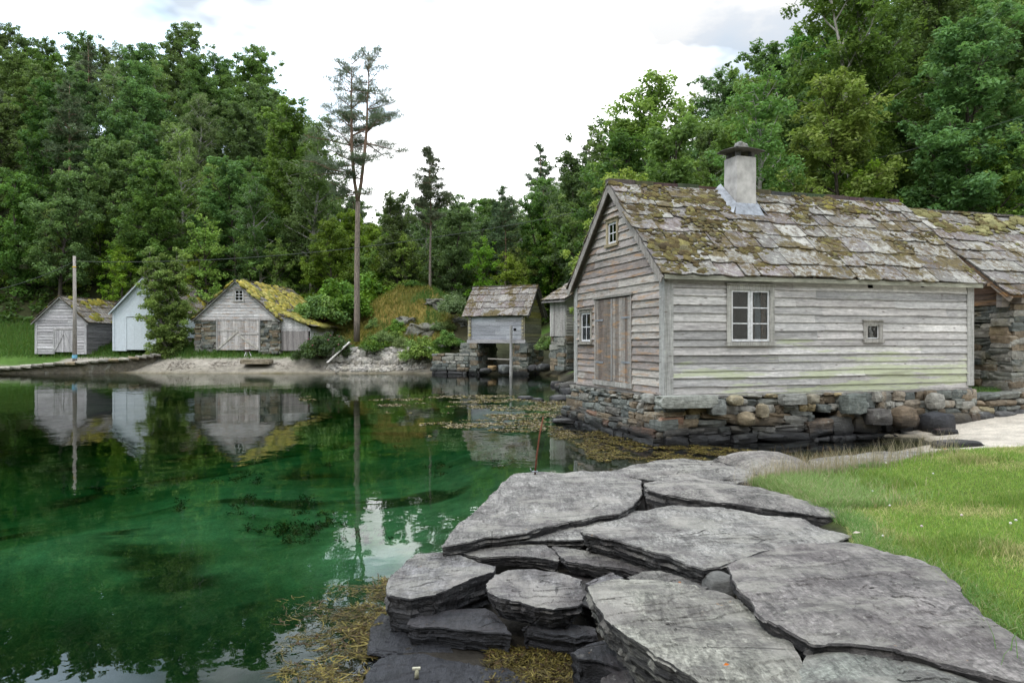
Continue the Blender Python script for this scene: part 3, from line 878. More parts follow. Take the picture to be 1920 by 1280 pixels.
slab('wet sloping ledge at the waterline left of the black wedge',
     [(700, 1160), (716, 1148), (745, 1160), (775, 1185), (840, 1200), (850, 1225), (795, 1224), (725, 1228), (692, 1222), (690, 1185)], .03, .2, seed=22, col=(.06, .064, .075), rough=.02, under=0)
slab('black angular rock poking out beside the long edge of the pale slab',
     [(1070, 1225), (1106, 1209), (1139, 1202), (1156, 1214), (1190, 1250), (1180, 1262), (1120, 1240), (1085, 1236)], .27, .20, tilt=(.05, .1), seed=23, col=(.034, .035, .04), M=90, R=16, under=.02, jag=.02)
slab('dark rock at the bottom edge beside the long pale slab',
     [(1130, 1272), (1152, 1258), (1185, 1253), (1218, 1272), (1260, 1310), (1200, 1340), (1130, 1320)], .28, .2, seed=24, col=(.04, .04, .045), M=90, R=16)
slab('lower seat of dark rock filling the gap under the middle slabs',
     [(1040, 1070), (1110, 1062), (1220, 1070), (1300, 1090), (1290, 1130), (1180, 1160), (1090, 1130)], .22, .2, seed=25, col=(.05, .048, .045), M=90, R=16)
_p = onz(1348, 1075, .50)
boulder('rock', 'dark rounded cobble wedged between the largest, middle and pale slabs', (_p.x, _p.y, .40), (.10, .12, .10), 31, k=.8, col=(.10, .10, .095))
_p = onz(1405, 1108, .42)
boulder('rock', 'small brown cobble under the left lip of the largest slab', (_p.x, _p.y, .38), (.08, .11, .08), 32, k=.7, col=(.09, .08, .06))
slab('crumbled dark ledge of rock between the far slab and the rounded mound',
     [(1330, 868), (1360, 858), (1392, 862), (1420, 876), (1432, 892), (1400, 902), (1350, 898), (1340, 882)], .41, .3, seed=27, col=(.085, .078, .072), rough=.03, M=100, R=18, jag=.03)
# rusty rod standing in its hole
_p = onz(1003, 886, .43)
t = thing('iron_rod', 'thin rusty iron rod standing upright on the rock slab at the water', 'iron rod', (_p.x, _p.y, .40))
m = MB(); m.tube([(0, 0, 0), (.02, 0, .22), (.055, 0, .48), (.10, 0, .70)], [.011, .011, .010, .009], 8, (.13, .05, .03)); m.build('rod', MAT['rust'], t, True)
m = MB()
m.tube([(-.035, 0, .045), (-.012, -.03, .05), (.03, -.02, .045), (.03, .025, .045), (-.01, .03, .045), (-.035, 0, .045)], .007, 6, (.3, .3, .3)); m.tube([(-.04, 0, .04), (-.055, -.005, .085)], .006, 6, (.3, .3, .3))
m.build('shackle', MAT['lead'], t, True)
_p = onz(781, 1262, .07)
t = thing('mooring_peg', 'short pale wooden peg with a flat top stuck in the wet slab', 'peg', (_p.x, _p.y, .045))
m = MB(); m.tube([(0, 0, 0), (.003, 0, .05)], [.014, .012], 8, (.30, .29, .20)); m.build('shaft', MAT['plain'], t, True)
m = MB(); m.beam((-.024, 0, .054), (.022, 0, .056), .02, .011, (.34, .33, .25)); m.build('cap', MAT['plain'], t)
# ------------------------------------------------------------------ building kit
WOODS = [(.44, .43, .42), (.37, .365, .36), (.49, .48, .465), (.30, .295, .29), (.41, .395, .385)]
def wcol(r, pal=WOODS, v=.16):
    c = r.choice(pal); f = r.uniform(1 - v, 1 + v); return tuple(x * f for x in c)
def clap(mb, O, U, N, prof, z0, z1, bh, opens=(), pal=WOODS, seed=1, lean=.028, ln=(1.6, 3.6), wob=.006, zlo=None, t=.02):
    """overlapping horizontal boards; prof(z)->(a,b) along U; opens: (u0,u1,z0,z1)"""
    r = random.Random(seed); z = z0
    while z < z1 - .01:
        h = min(bh * r.uniform(.9, 1.12), z1 - z)
        cuts = sorted({z, z + h} | {q for o in opens for q in (o[2], o[3]) if z + .004 < q < z + h - .004})
        a0, b0 = prof(z + .0)
        joints = [a0 - .01]
        while joints[-1] < b0: joints.append(joints[-1] + r.uniform(*ln))
        cols = [wcol(r, pal) for _ in joints]
        lift = [r.uniform(-wob, wob) for _ in range(len(joints) + 1)]
        pk = r.uniform(.8, 1.35)
        for ci in range(len(cuts) - 1):
            za, zb = cuts[ci], cuts[ci + 1]
            aL, bL = prof(za); aT, bT = prof(zb)
            iv = [(aL, bL, aT, bT)]
            for o in opens:
                if o[2] < (za + zb) / 2 < o[3]:
                    nv = []
                    for (p, q, pt, qt) in iv:
                        if o[0] > p and o[0] < q: nv.append((p, o[0], min(pt, o[0]), o[0]))
                        if o[1] < q and o[1] > p: nv.append((o[1], q, o[1], max(qt, o[1])))
                        if o[1] <= p or o[0] >= q: nv.append((p, q, pt, qt))
                    iv = nv
            for (p, q, pt, qt) in iv:
                if q - p < .02: continue
                xs = [p] + [j for j in joints if p + .05 < j < q - .05] + [q]
                for k in range(len(xs) - 1):
                    xa, xb = xs[k] + (.002 if k else 0), xs[k + 1]
                    ji = max(0, sum(1 for j in joints if j <= (xa + xb) / 2) - 1)
                    n = max(1, int((xb - xa) / .6))
                    for s_ in range(n):
                        u0, u1 = xa + (xb - xa) * s_ / n, xa + (xb - xa) * (s_ + 1) / n
                        def top(u):
                            if u <= pt + 1e-6: return pt
                            return min(u, qt)
                        P = []
                        fa, fb = (za - z) / h, (zb - z) / h
                        oa = lean * pk * (1 - fa) + .004; ob = lean * pk * (1 - fb) + .004
                        ofs = .022 if ci == 0 else 0
                        for (zz, oo, uu0, uu1, bot) in ((za - ofs, oa, u0, u1, True), (zb, ob, max(u0, pt) if s_ == 0 and k == 0 else u0, min(u1, qt) if s_ == n - 1 and k == len(xs) - 2 else u1, False)):
                            if uu1 < uu0: uu1 = uu0 + .001
                            w0 = (mnoise.noise((uu0 * .9, z * 7, seed)) * wob * 1.6 + lift[ji]) if bot and ci == 0 else 0
                            w1 = (mnoise.noise((uu1 * .9, z * 7, seed)) * wob * 1.6 + lift[ji]) if bot and ci == 0 else 0
                            for (uu, out, ww) in ((uu0, oo, w0), (uu1, oo, w1), (uu1, oo - t, w1), (uu0, oo - t, w0)):
                                P.append((O[0] + U[0] * uu + N[0] * out, O[1] + U[1] * uu + N[1] * out, O[2] + zz + ww))
                        if U[0] * N[1] - U[1] * N[0] > 0: P = [P[1], P[0], P[3], P[2], P[5], P[4], P[7], P[6]]
                        mb.hexa(P, cols[ji])
        z += h
def vboards(mb, O, U, N, u0, u1, z0, z1, bw, out=.01, th=.025, pal=WOODS, seed=1, rag=.0, top=None):
    r = random.Random(seed); u = u0
    while u < u1 - .01:
        w = min(bw * r.uniform(.8, 1.2), u1 - u)
        zt = z1 if top is None else min(top(u), top(u + w))
        o = out + r.uniform(-.003, .004)
        mb.obox(O, U, N, u + .002, u + w - .002, o - th, o, z0 - r.uniform(0, rag), zt, wcol(r, pal))
        u += w
def window(parent, O, U, N, u0, u1, z0, z1, cols, rows, cw=.11, out=.05, mcase='wood_v', cc=(.30, .29, .26), sc=(.55, .53, .49), bar=.022, sash=.045, mull=False, name='window', head=.03, seed=1, glass=True, label=None):
    m = MB()
    m.obox(O, U, N, u0 - cw, u0, -.03, out, z0 - .01, z1, cc); m.obox(O, U, N, u1, u1 + cw, -.03, out, z0 - .01, z1, cc)
    m.obox(O, U, N, u0 - cw - .003, u1 + cw + .003, -.03, out + .004, z1, z1 + cw * .9, cc)
    m.obox(O, U, N, u0 - cw - head, u1 + cw + head, -.03, out + .045, z1 + cw * .9, z1 + cw * .9 + .022, cc)
    m.obox(O, U, N, u0 - cw - head * .6, u1 + cw + head * .6, -.03, out + .035, z0 - .01 - cw * .75, z0 - .01, cc)
    w = m.build(name, MAT[mcase], parent)
    if label: w['label'] = label
    m = MB()
    f0, f1 = .0, .022
    groups = [(u0, u1, cols)] if not mull else [(u0, (u0 + u1) / 2 - .012, cols // 2), ((u0 + u1) / 2 + .012, u1, cols // 2)]
    if mull: m.obox(O, U, N, (u0 + u1) / 2 - .012, (u0 + u1) / 2 + .012, -.02, .012, z0, z1, sc)
    for (a, b, nc) in groups:
        m.obox(O, U, N, a, a + sash, f0, f1, z0, z1, sc); m.obox(O, U, N, b - sash, b, f0, f1, z0, z1, sc)
        m.obox(O, U, N, a + sash, b - sash, f0, f1, z0, z0 + sash, sc); m.obox(O, U, N, a + sash, b - sash, f0, f1, z1 - sash, z1, sc)
        for i in range(1, rows):
            zc = z0 + sash + (z1 - z0 - 2 * sash) * i / rows
            m.obox(O, U, N, a + sash, b - sash, f0 + .003, f1 - .003, zc - bar / 2, zc + bar / 2, sc)
        for i in range(1, nc):
            uc = a + sash + (b - a - 2 * sash) * i / nc
            m.obox(O, U, N, uc - bar / 2, uc + bar / 2, f0 + .004, f1 - .005, z0 + sash, z1 - sash, sc)
    m.build('sash', MAT['paint_white'], w)
    if glass:
        m = MB(); m.obox(O, U, N, u0 + .01, u1 - .01, .006, .010, z0 + .01, z1 - .01, (.5, .5, .5)); m.build('pane', MAT['glass'], w)
    return w
SLATES = [(.21, .205, .19), (.16, .15, .145), (.25, .245, .22), (.12, .11, .11), (.175, .155, .155), (.29, .285, .26), (.135, .13, .12)]
def slates(mb, P, U, D, L, S, course, wr, th=.028, pal=SLATES, seed=1, rough=.02, jag=.05):
    """irregular stone slabs; P = top corner, U along the ridge, D down the slope"""
    r = random.Random(seed)
    P, U, D = Vector(P), Vector(U).normalized(), Vector(D).normalized()
    N = U.cross(D)
    if N.z < 0: N = -N
    v = S
    row = 0
    while v > .05:
        c = min(course * r.uniform(.85, 1.15), v)
        if v - c < course * .35: c = v
        u = -r.uniform(0, .12) if row % 2 else -.02
        while u < L - .01:
            w = r.uniform(*wr)
            if L - (u + w) < wr[0] * .6: w = L - u + r.uniform(-.02, .03)
            vb = v + r.uniform(-jag, jag) * (0.35 if v >= S - .01 else 1)
            vt = max(v - c * 1.30, -.02)
            lo = th * 1.35 + r.uniform(0, rough); hi = .012 + r.uniform(0, .008)
            k = 5
            bl = []
            base_u0, base_u1 = u + r.uniform(-.02, .02), u + w - .012 + r.uniform(-.02, .02)
            chl, chr_ = r.uniform(0, .06), r.uniform(0, .06)
            for i in range(k):
                f = i / (k - 1)
                e = (chl if i == 0 else chr_ if i == k - 1 else 0)
                bl.append((base_u0 + (base_u1 - base_u0) * f, vb - e + r.uniform(-.018, .018)))
            tl = [(u + r.uniform(-.01, .02), vt), (u + w - .012, vt)]
            sag = (mnoise.noise((u * .5, v * .5, seed)) * .05)
            outline = [(a, b, lo) for a, b in bl] + [(tl[1][0], tl[1][1], hi), (tl[0][0], tl[0][1], hi)]
            top = [P + U * a + D * b + N * (h + th + sag) for a, b, h in outline]
            bot = [P + U * a + D * b + N * (h + sag) for a, b, h in outline]
            n = len(top)
            fs = [tuple(range(n)), tuple(reversed(range(n, 2 * n)))] + [(i, i + n, (i + 1) % n + n, (i + 1) % n) for i in range(n)]
            if (top[1] - top[0]).cross(top[-1] - top[0]).dot(N) < 0: fs = [tuple(reversed(f)) for f in fs]
            col = wcol(r, pal, .2)
            mb.add(top + bot, fs, [col] + [tuple(x * .6 for x in col)] * (len(fs) - 1))
            u += w
        v -= c; row += 1
def moss_lumps(mb, P, U, D, L, S, count, rr, seed, pal, thr=.5, fs=.9, flat=.35, edge=.05, lift=.05, n=3):
    r = random.Random(seed)
    P, U, D = Vector(P), Vector(U).normalized(), Vector(D).normalized(); N = U.cross(D)
    if N.z < 0: N = -N
    k = 0; tries = 0
    while k < count and tries < count * 30:
        tries += 1
        u, v = r.uniform(edge, L - edge), r.uniform(edge, S - edge)
        q = mnoise.noise((u * fs + seed * 3.1, v * fs * 1.3, seed)) * .5 + .5 + mnoise.noise((u * fs * 3, v * fs * 3, seed + 5)) * .18
        if q < thr: continue
        rad = r.uniform(*rr) * (.5 + min(1.2, (q - thr) * 5))
        vs, f = stone_shape((0, 0, 0), (rad * r.uniform(.8, 1.6), rad * r.uniform(.6, 1.1), rad * flat), r.uniform(-.5, .5), n=n, k=1, amp=.28, seed=r.randrange(9999), freq=1.3)
        c = P + U * u + D * v + N * lift
        W = [c + U * p[0] + D * p[1] + N * p[2] for p in vs]
        flip = U.cross(D).dot(N) < 0
        mb.add(W, [tuple(reversed(x)) for x in f] if flip else f, wcol(r, pal, .25))
        k += 1

# ------------------------------------------------------------------ the wooden house by the water
L_, W_ = 7.77, 4.47
ZB, ZE, ZR = .945, 3.38, 5.47
ANG = math.atan2(HSIN, HCOS)
X1, Y1 = (1, 0), (0, 1)
house = thing('boathouse', 'large weathered grey clapboard boathouse with a white chimney on a rubble stone base', 'boathouse', (HX, HY, 0), ANG)
# long wall: gaps under the eave, a window and a small square opening
opL = [(1.45, 2.38, 1.99, 3.05), (4.82, 5.15, 2.05, 2.36), (4.86, 5.0, 3.14, 3.34), (6.32, 6.42, 3.19, 3.30), (7.0, 7.07, 3.2, 3.29)]
m = MB()
clap(m, (0, 0, 0), X1, (0, -1), lambda z: (.10, L_ - .10), ZB + .02, 3.32, .158, opL, seed=11, wob=.011, lean=.034)
m.build('long_wall', MAT['wood_h_lichen'], house)
m = MB()
clap(m, (L_, W_, 0), (-1, 0), (0, 1), lambda z: (0.1, L_ - .1), ZB, 3.34, .16, (), seed=12)
m.build('rear_wall', MAT['wood_h'], house)
def gprof(z):
    if z <= 3.25: return (.10, W_ - .10)
    f = (z - 3.25) / (ZR - .02 - 3.25)
    return (.10 + f * (W_ / 2 - .12), W_ - .10 - f * (W_ / 2 - .12))
GW = [(.33, .30, .28), (.27, .24, .225), (.37, .345, .315), (.22, .19, .175), (.30, .27, .255)]
m = MB()
clap(m, (0, 0, 0), Y1, (-1, 0), gprof, ZB + .03, ZR - .1, .162, [(1.37, 3.25, 1.0, 3.0), (3.47, 4.10, 1.98, 2.72), (2.07, 2.55, 4.17, 4.68)], seed=13, pal=GW, wob=.011, lean=.036)
m.build('gable_wall', MAT['wood_h_rust'], house)
m = MB(); clap(m, (L_, 0, 0), Y1, (1, 0), gprof, ZB + .03, ZR - .1, .162, (), seed=14, pal=GW)
m.build('far_gable_wall', MAT['wood_h'], house)
# corner posts
cp = (.34, .34, .325)
def post(x, y, sx, sy, z0, z1, nm='corner_post', w=.15):
    """two boards lapped round a corner at x,y; sx, sy point outward"""
    m = MB()
    m.box(min(x + sx * .045, x - sx * w), min(y + sy * .02, y + sy * .045), z0, max(x + sx * .045, x - sx * w), max(y + sy * .02, y + sy * .045), z1, cp)
    m.box(min(x + sx * .02, x + sx * .043), min(y - sy * (w + .02), y + sy * .02), z0 + .004, max(x + sx * .02, x + sx * .043), max(y - sy * (w + .02), y + sy * .02), z1 - .01, cp)
    return m.build(nm, MAT['wood_v'], house)
post(0, 0, -1, -1, ZB - .02, 3.36); post(0, W_, -1, 1, ZB + .02, 3.34); post(L_, 0, 1, -1, ZB + .06, 3.36); post(L_, W_, 1, 1, ZB, 3.34)
# sills, floor and the added dark sheet
m = MB()
m.box(.0, -.03, ZB - .05, L_, .14, ZB + .02, (.2, .19, .18)); m.box(0, W_ - .14, ZB - .05, L_, W_, ZB + .02, (.2, .19, .18))
m.box(-.03, .14, ZB - .05, .12, W_ - .14, ZB + .015, (.2, .19, .18)); m.build('sill_beam', MAT['wood_h'], house)
m = MB(); m.box(.13, .15, ZB - .1, L_ - .02, W_ - .15, ZB - .055, (.05, .04, .03)); m.box(.1, W_ - .12, ZB, L_ - .1, W_ - .08, 3.3, (.035, .03, .025)); m.build('floor', MAT['plain'], house)  # upright box is a dark sheet added to dim the room behind the panes
m = MB(); vboards(m, (0.03, 0, 0), Y1, (1, 0), .05, W_ - .05, ZB, 3.2, .3, out=3.2, th=.02, pal=[(.05, .035, .025), (.04, .03, .02)], seed=5)
m.build('partition', MAT['wood_v'], house)
# windows, curtain and opening
wl = window(house, (0, 0, 0), X1, (0, -1), 1.46, 2.37, 2.0, 3.04, 2, 3, cw=.105, mull=True, sc=(.46, .45, .42), cc=(.33, .325, .30), label='tall six-pane window with a pale curtain at its right')
m = MB()
N_ = 26
vs, fs = [], []
for i in range(N_ + 1):
    u = 2.06 + .13 * i / N_
    y = .045 + .014 * math.sin(i * 1.5)
    bulge = .02 * math.sin(i * .4)
    vs += [(u - .02, y, 3.05), (u + bulge + .02, y + .004, 2.55), (u + .01, y, 2.0)]
for i in range(N_):
    for k in (0, 1): fs.append((i * 3 + k, i * 3 + k + 1, i * 3 + 4 + k, i * 3 + 3 + k))
m.add(vs, fs, (.8, .82, .88)); c = m.build('curtain', MAT['cloth'], wl, True)
m = MB(); m.box(2.25, .07, 1.95, 2.40, .09, 3.08, (.34, .15, .07)); m.build('inner_shutter', MAT['wood_v'], wl)
ws = window(house, (0, 0, 0), X1, (0, -1), 4.83, 5.14, 2.06, 2.35, 1, 1, cw=.10, glass=True, sash=.02, sc=(.33, .31, .28), cc=(.29, .28, .26), label='small square window opening with a plain grey frame')
m = MB(); m.box(4.93, .03, 1.95, 5.16, .05, 2.45, (.30, .19, .11)); m.build('inner_board', MAT['wood_v'], ws)
window(house, (0, 0, 0), Y1, (-1, 0), 3.50, 4.08, 2.0, 2.70, 2, 2, cw=.08, cc=(.27, .25, .22), sc=(.62, .60, .56), label='low four-pane window beside the double door')
window(house, (0, 0, 0), Y1, (-1, 0), 2.09, 2.53, 4.19, 4.66, 2, 2, cw=.085, cc=(.32, .27, .18), sc=(.62, .60, .56), label='tiny four-pane window high in the gable')
m = MB(); m.box(.05, 3.5, 1.9, .06, 3.75, 2.8, (.6, .6, .6)); m.build('curtain', MAT['cloth'], house)
# double door of dark vertical boards with strap hinges
DW = [(.19, .165, .145), (.235, .21, .19), (.15, .125, .11), (.27, .25, .23)]
for (a, b, sd) in ((1.42, 2.30, 3), (2.33, 3.20, 4)):
    m = MB(); vboards(m, (0, 0, 0), Y1, (-1, 0), a, b, 1.12, 2.96, .15, out=.035, th=.03, pal=DW, seed=sd, rag=.02)
    dr = m.build('door', MAT['wood_v_rust'], house)
    m = MB()
    for z in (1.55, 2.52):
        m = MB()
        if a < 2: m.obox((0, 0, 0), Y1, (-1, 0), a - .02, a + .42, .036, .044, z - .02, z + .022, (.40, .42, .44))
        else: m.obox((0, 0, 0), Y1, (-1, 0), b - .42, b + .02, .036, .044, z - .02 - .03, z + .022 - .03, (.40, .42, .44))
        m.build('hinge', MAT['lead'], dr)
m = MB()
m.obox((0, 0, 0), Y1, (-1, 0), 1.36, 1.42, -.02, .05, 1.10, 3.0, (.29, .27, .25)); m.obox((0, 0, 0), Y1, (-1, 0), 3.2, 3.26, -.02, .045, 1.10, 3.0, (.29, .27, .25))
m.obox((0, 0, 0), Y1, (-1, 0), 1.30, 3.32, -.02, .075, 2.985, 3.03, (.22, .21, .19)); m.obox((0, 0, 0), Y1, (-1, 0), 2.295, 2.36, .03, .05, 1.12, 2.95, (.27, .26, .25))
m.obox((0, 0, 0), Y1, (-1, 0), 1.30, 3.30, -.02, .075, 1.0, 1.105, (.31, .30, .28))
m.build('door_frame', MAT['wood_v'], house)
# roof: boards, slates, moss, ridge
SL = (ZR - ZE) / (W_ / 2)
al = math.atan(SL)
Dn = Vector((0, -math.cos(al), -math.sin(al))); Db = Vector((0, math.cos(al), -math.sin(al)))
Ux = Vector((1, 0, 0))
S_ = (W_ / 2) / math.cos(al) + .24
RX0, RX1 = -.17, 8.02
ridge = Vector((RX0, W_ / 2, ZR + .03))
m = MB()
for (D, N) in ((Dn, Vector((0, -math.sin(al), math.cos(al)))), (Db, Vector((0, math.sin(al), math.cos(al))))):
    p = [ridge, ridge + Ux * (RX1 - RX0), ridge + Ux * (RX1 - RX0) + D * (S_ - .05), ridge + D * (S_ - .05)]
    q = [a - N * .04 for a in p]
    if D is Dn: m.hexa([q[3], q[2], q[1], q[0], p[3], p[2], p[1], p[0]], (.17, .15, .13))
    else: m.hexa([q[0], q[1], q[2], q[3], p[0], p[1], p[2], p[3]], (.17, .15, .13))
m.build('roof_boards', MAT['wood_h'], house)
m = MB()
slates(m, ridge, Ux, Dn, RX1 - RX0, S_, .50, (.34, .80), seed=21, th=.03, rough=.03, jag=.06)
roof = m.build('roof', MAT['slate'], house)
m = MB(); slates(m, ridge, Ux, Db, RX1 - RX0, S_, .50, (.34, .80), seed=22, th=.03)
m.build('rear_roof', MAT['slate'], house)
MO = [(.085, .065, .03), (.105, .085, .035), (.065, .05, .028), (.14, .125, .05), (.10, .09, .05)]
m = MB(); moss_lumps(m, ridge, Ux, Dn, RX1 - RX0, S_, 1500, (.018, .06), 3, MO, thr=.55, flat=.34, lift=.065)
moss_lumps(m, ridge, Ux, Dn, 2.6, S_, 700, (.02, .07), 8, MO, thr=.48, flat=.34, lift=.065)
moss_lumps(m, ridge, Ux, Dn, RX1 - RX0, .7, 420, (.02, .055), 5, MO + [(.17, .15, .04)], thr=.42, flat=.34, lift=.065)
m.build('moss', MAT['moss'], roof, True)['kind'] = 'stuff'
m = MB()
r = random.Random(5); x = RX0 - .02
while x < RX1 - .12:
    w = min(r.uniform(.45, .8), RX1 - .12 - x + .05)
    dz = r.uniform(-.01, .015)
    a, b = Vector((x + .01, W_ / 2 + .04, ZR + .085 + dz)), Vector((x + w, W_ / 2 + .04, ZR + .085 + dz + r.uniform(-.012, .012)))
    m.beam(a, b, .17, .10, tuple(q * r.uniform(.7, 1.2) for q in (.075, .068, .058))); x += w
m.build('ridge_cap', MAT['wood_v'], house)
# barge boards and underside rafters at the gable
m = MB()
for (D, s) in ((Dn, -1), (Db, 1)):
    a = ridge + Vector((.02, 0, -.03)); b = a + D * (S_ - .02)
    m.beam(a + Vector((-.015, 0, -.05)), b + Vector((-.015, 0, -.05)), .025, .15, (.27, .25, .23))
    m.beam(a + Vector((.14, 0, -.10)), b + Vector((.14, 0, -.10)) - D * .1, .03, .12, (.25, .22, .2))
m.build('barge_board', MAT['wood_v'], house)
m = MB()
for (D, s) in ((Dn, -1), (Db, 1)):
    a = ridge + Vector((8.17, 0, -.03)); b = a + D * (S_ - .05)
    m.beam(a, b, .025, .15, (.2, .18, .16))
m.build('barge_board', MAT['wood_v'], house)
r = random.Random(3)
for i in range(13):
    m = MB()
    x = .35 + i * .6
    m.box(x, -.13 - r.uniform(0, .05), 3.30, x + .07, .1, 3.355, (.3, .29, .26)); m.build('rafter_end', MAT['wood_v'], house)
del m
m = MB(); m.beam((RX0 + .05, -.17, 3.245), (RX1 - .1, -.17, 3.245), .025, .09, (.27, .27, .22)); m.build('eave_board', MAT['wood_h'], house)
m = MB(); m.beam((RX0, W_ + .1, 3.28), (1.0, W_ + .1, 3.28), .02, .09, (.27, .25, .22)); m.build('eave_board', MAT['wood_h'], house)
# chimney
cx0, cx1, cy0, cy1, cz = 2.72, 3.24, 1.60, 2.12, 6.20
ch = MB(); r = random.Random(2)
vs, fs = [], []
for k in range(9):
    z = 4.75 + (cz - 4.75) * k / 8
    tp = .02 * k / 8
    for i in range(16):
        a, f = divmod(i, 4)
        cor = [(cx0, cy0), (cx1, cy0), (cx1, cy1), (cx0, cy1)]
        p, q = cor[a], cor[(a + 1) % 4]
        jx, jy = mnoise.noise((i * .7, z * 3, 1)) * .012, mnoise.noise((i * .7, z * 3, 4)) * .012
        xx = p[0] + (q[0] - p[0]) * f / 4; yy = p[1] + (q[1] - p[1]) * f / 4
        ins = .016 if f == 0 else 0
        xx += (2.98 - xx) * (tp + ins) ; yy += (1.86 - yy) * (tp + ins)
        vs.append((xx + jx, yy + jy, z))
for k in range(8):
    for i in range(16): fs.append((k * 16 + i, k * 16 + (i + 1) % 16, (k + 1) * 16 + (i + 1) % 16, (k + 1) * 16 + i))
fs.append(tuple(range(128, 144)))
ch.add(vs, fs, (.4, .4, .4))
chim = ch.build('chimney', MAT['plaster'], house)
m = MB()
for (x, y, s) in ((cx0 + .09, cy0 + .09, .15), (cx1 - .08, cy0 + .08, .13), (cx0 + .09, cy1 - .09, .15), (cx1 - .08, cy1 - .09, .14)):
    v_, f_ = stone_shape((x, y, cz + .065), (s * .42, s * .42, .07), r.uniform(0, 1), n=3, k=.2, seed=r.randrange(99)); m = MB(); m.add(v_, f_, (.10, .10, .10)); m.build('support_stone', MAT['stone_dry'], chim)
m = MB(); v_, f_ = stone_shape((2.99, 1.84, cz + .155), (.43, .40, .026), .1, (.02, .02), n=8, k=.42, amp=.05, seed=5); m.add(v_, f_, (.10, .095, .085))
m.build('cap_slab', MAT['stone_dry'], chim)
m = MB(); v_, f_ = stone_shape((2.99, 1.83, cz + .27), (.14, .13, .10), .3, n=6, k=.75, amp=.2, seed=8); m.add(v_, f_, (.22, .22, .215))
m.build('top_stone', MAT['stone_dry'], chim, True)
m = MB()
def roofpt(x, y, h=.0): return Vector((x, y, ZE + .03 + y * SL + h))
ap = .20
for (a, b) in (((cx0 - .01, cy0), (cx1 + .01, cy0)),):
    n = 7
    for i in range(n):
        u0, u1 = cx0 - .12 + (cx1 - cx0 + .24) * i / n, cx0 - .12 + (cx1 - cx0 + .24) * (i + 1) / n
        jj = mnoise.noise((i * 1.7, 2, 2)) * .03
        P0 = roofpt(u0 - .06, cy0 - ap - jj, .085); P1 = roofpt(u1 - .03, cy0 - ap - jj * .5, .085)
        T0 = Vector((max(cx0 - .03, min(u0 + .04, cx1 + .03)), cy0 - .012, ZE + cy0 * SL + .26)); T1 = Vector((max(cx0 - .03, min(u1 + .03, cx1 + .03)), cy0 - .012, ZE + cy0 * SL + .26))
        m.add([P0, P1, T1, T0], [(0, 1, 2, 3)], (.5, .52, .55))
for sx, xx in ((-1, cx0), (1, cx1)):
    P = [roofpt(xx + sx * .22, cy0 - ap * .9, .088), roofpt(xx + sx * .02, cy0 - .02, .24), roofpt(xx + sx * .015, cy1 + .1, .20), roofpt(xx + sx * .18, cy1 + .08, .085)]
    m.add(P, [(0, 1, 2, 3)] if sx > 0 else [(3, 2, 1, 0)], (.5, .52, .55))
m.build('flashing', MAT['lead'], chim)
# dry-stone base: slabs at the gable side, rounder boulders toward the far end
BR = [(.16, .125, .085), (.13, .105, .075), (.19, .15, .10), (.10, .095, .085), (.15, .15, .135), (.20, .12, .08)]
m = MB()
drystone(m, (-.10, W_ + .35), (-.10, -.08), -.35, .62, .5, (.10, .19), (.28, .75), 51, n=4, k=(.12, .35), batter=.34, pal=BR + GREYS[:3], amp=.12)
drystone(m, (-.04, W_ + .20), (-.04, -.05), .60, .90, .45, (.07, .14), (.16, .42), 52, n=4, k=(.2, .6), batter=.08)
drystone(m, (-.10, -.10), (3.3, -.10), -.35, .56, .5, (.13, .22), (.30, .95), 53, n=4, k=(.15, .4), batter=.30, pal=BR[:5] + GREYS[:4])
drystone(m, (-.04, -.03), (4.2, -.03), .54, .93, .42, (.09, .17), (.18, .48), 54, n=4, k=(.25, .8), batter=.07, pal=GREYS + [(.26, .21, .12)])
drystone(m, (3.2, -.12), (7.75, -.10), -.30, .40, .55, (.16, .30), (.26, .62), 55, n=5, k=(.2, .6), batter=.30, pal=[(.09, .09, .085), (.11, .095, .07), (.06, .06, .065), (.12, .09, .065)], amp=.13)
drystone(m, (4.1, -.04), (L_ + .05, -.04), .36, .92, .45, (.09, .18), (.18, .52), 56, n=4, k=(.2, .7), batter=.10, pal=GREYS + [(.22, .19, .15)])
drystone(m, (L_ + .02, 0), (L_ + .02, W_), .2, .92, .4, (.14, .22), (.3, .6), 57, n=3)
# the big pale corner stone and the ochre cobbles seen in the wall
for (x, y, z, a, b, c_, col, k_) in ((.36, -.20, .84, .62, .16, .12, (.26, .27, .245), .22), (.98, -.24, .72, .17, .13, .16, (.16, .17, .16), .5), (1.42, -.22, .84, .15, .12, .10, (.25, .22, .15), .7),
                                     (1.62, -.29, .47, .17, .15, .14, (.20, .165, .11), .85), (2.02, -.27, .62, .11, .11, .14, (.21, .18, .125), .6), (2.75, -.24, .83, .28, .13, .11, (.22, .225, .21), .3),
                                     (3.22, -.27, .83, .13, .12, .10, (.24, .22, .17), .7), (4.25, -.26, .70, .26, .15, .20, (.115, .13, .12), .35), (5.45, -.38, .40, .25, .2, .22, (.13, .10, .07), .65),
                                     (6.45, -.26, .70, .17, .15, .18, (.24, .235, .21), .75), (6.3, -.42, .22, .34, .24, .25, (.04, .042, .048), .6), (4.8, -.33, .42, .28, .18, .17, (.085, .08, .075), .4), (-.02, .55, .86, .14, .2, .10, (.27, .27, .25), .6)):
    v_, f_ = stone_shape((x, y, z), (a, b, c_), 0, n=6, k=k_, amp=.10, seed=int(x * 100) + 7); m.add(v_, f_, col)
fb = m.build('foundation', MAT['stone'], house, True); fb.data.set_sharp_from_angle(angle=math.radians(28))

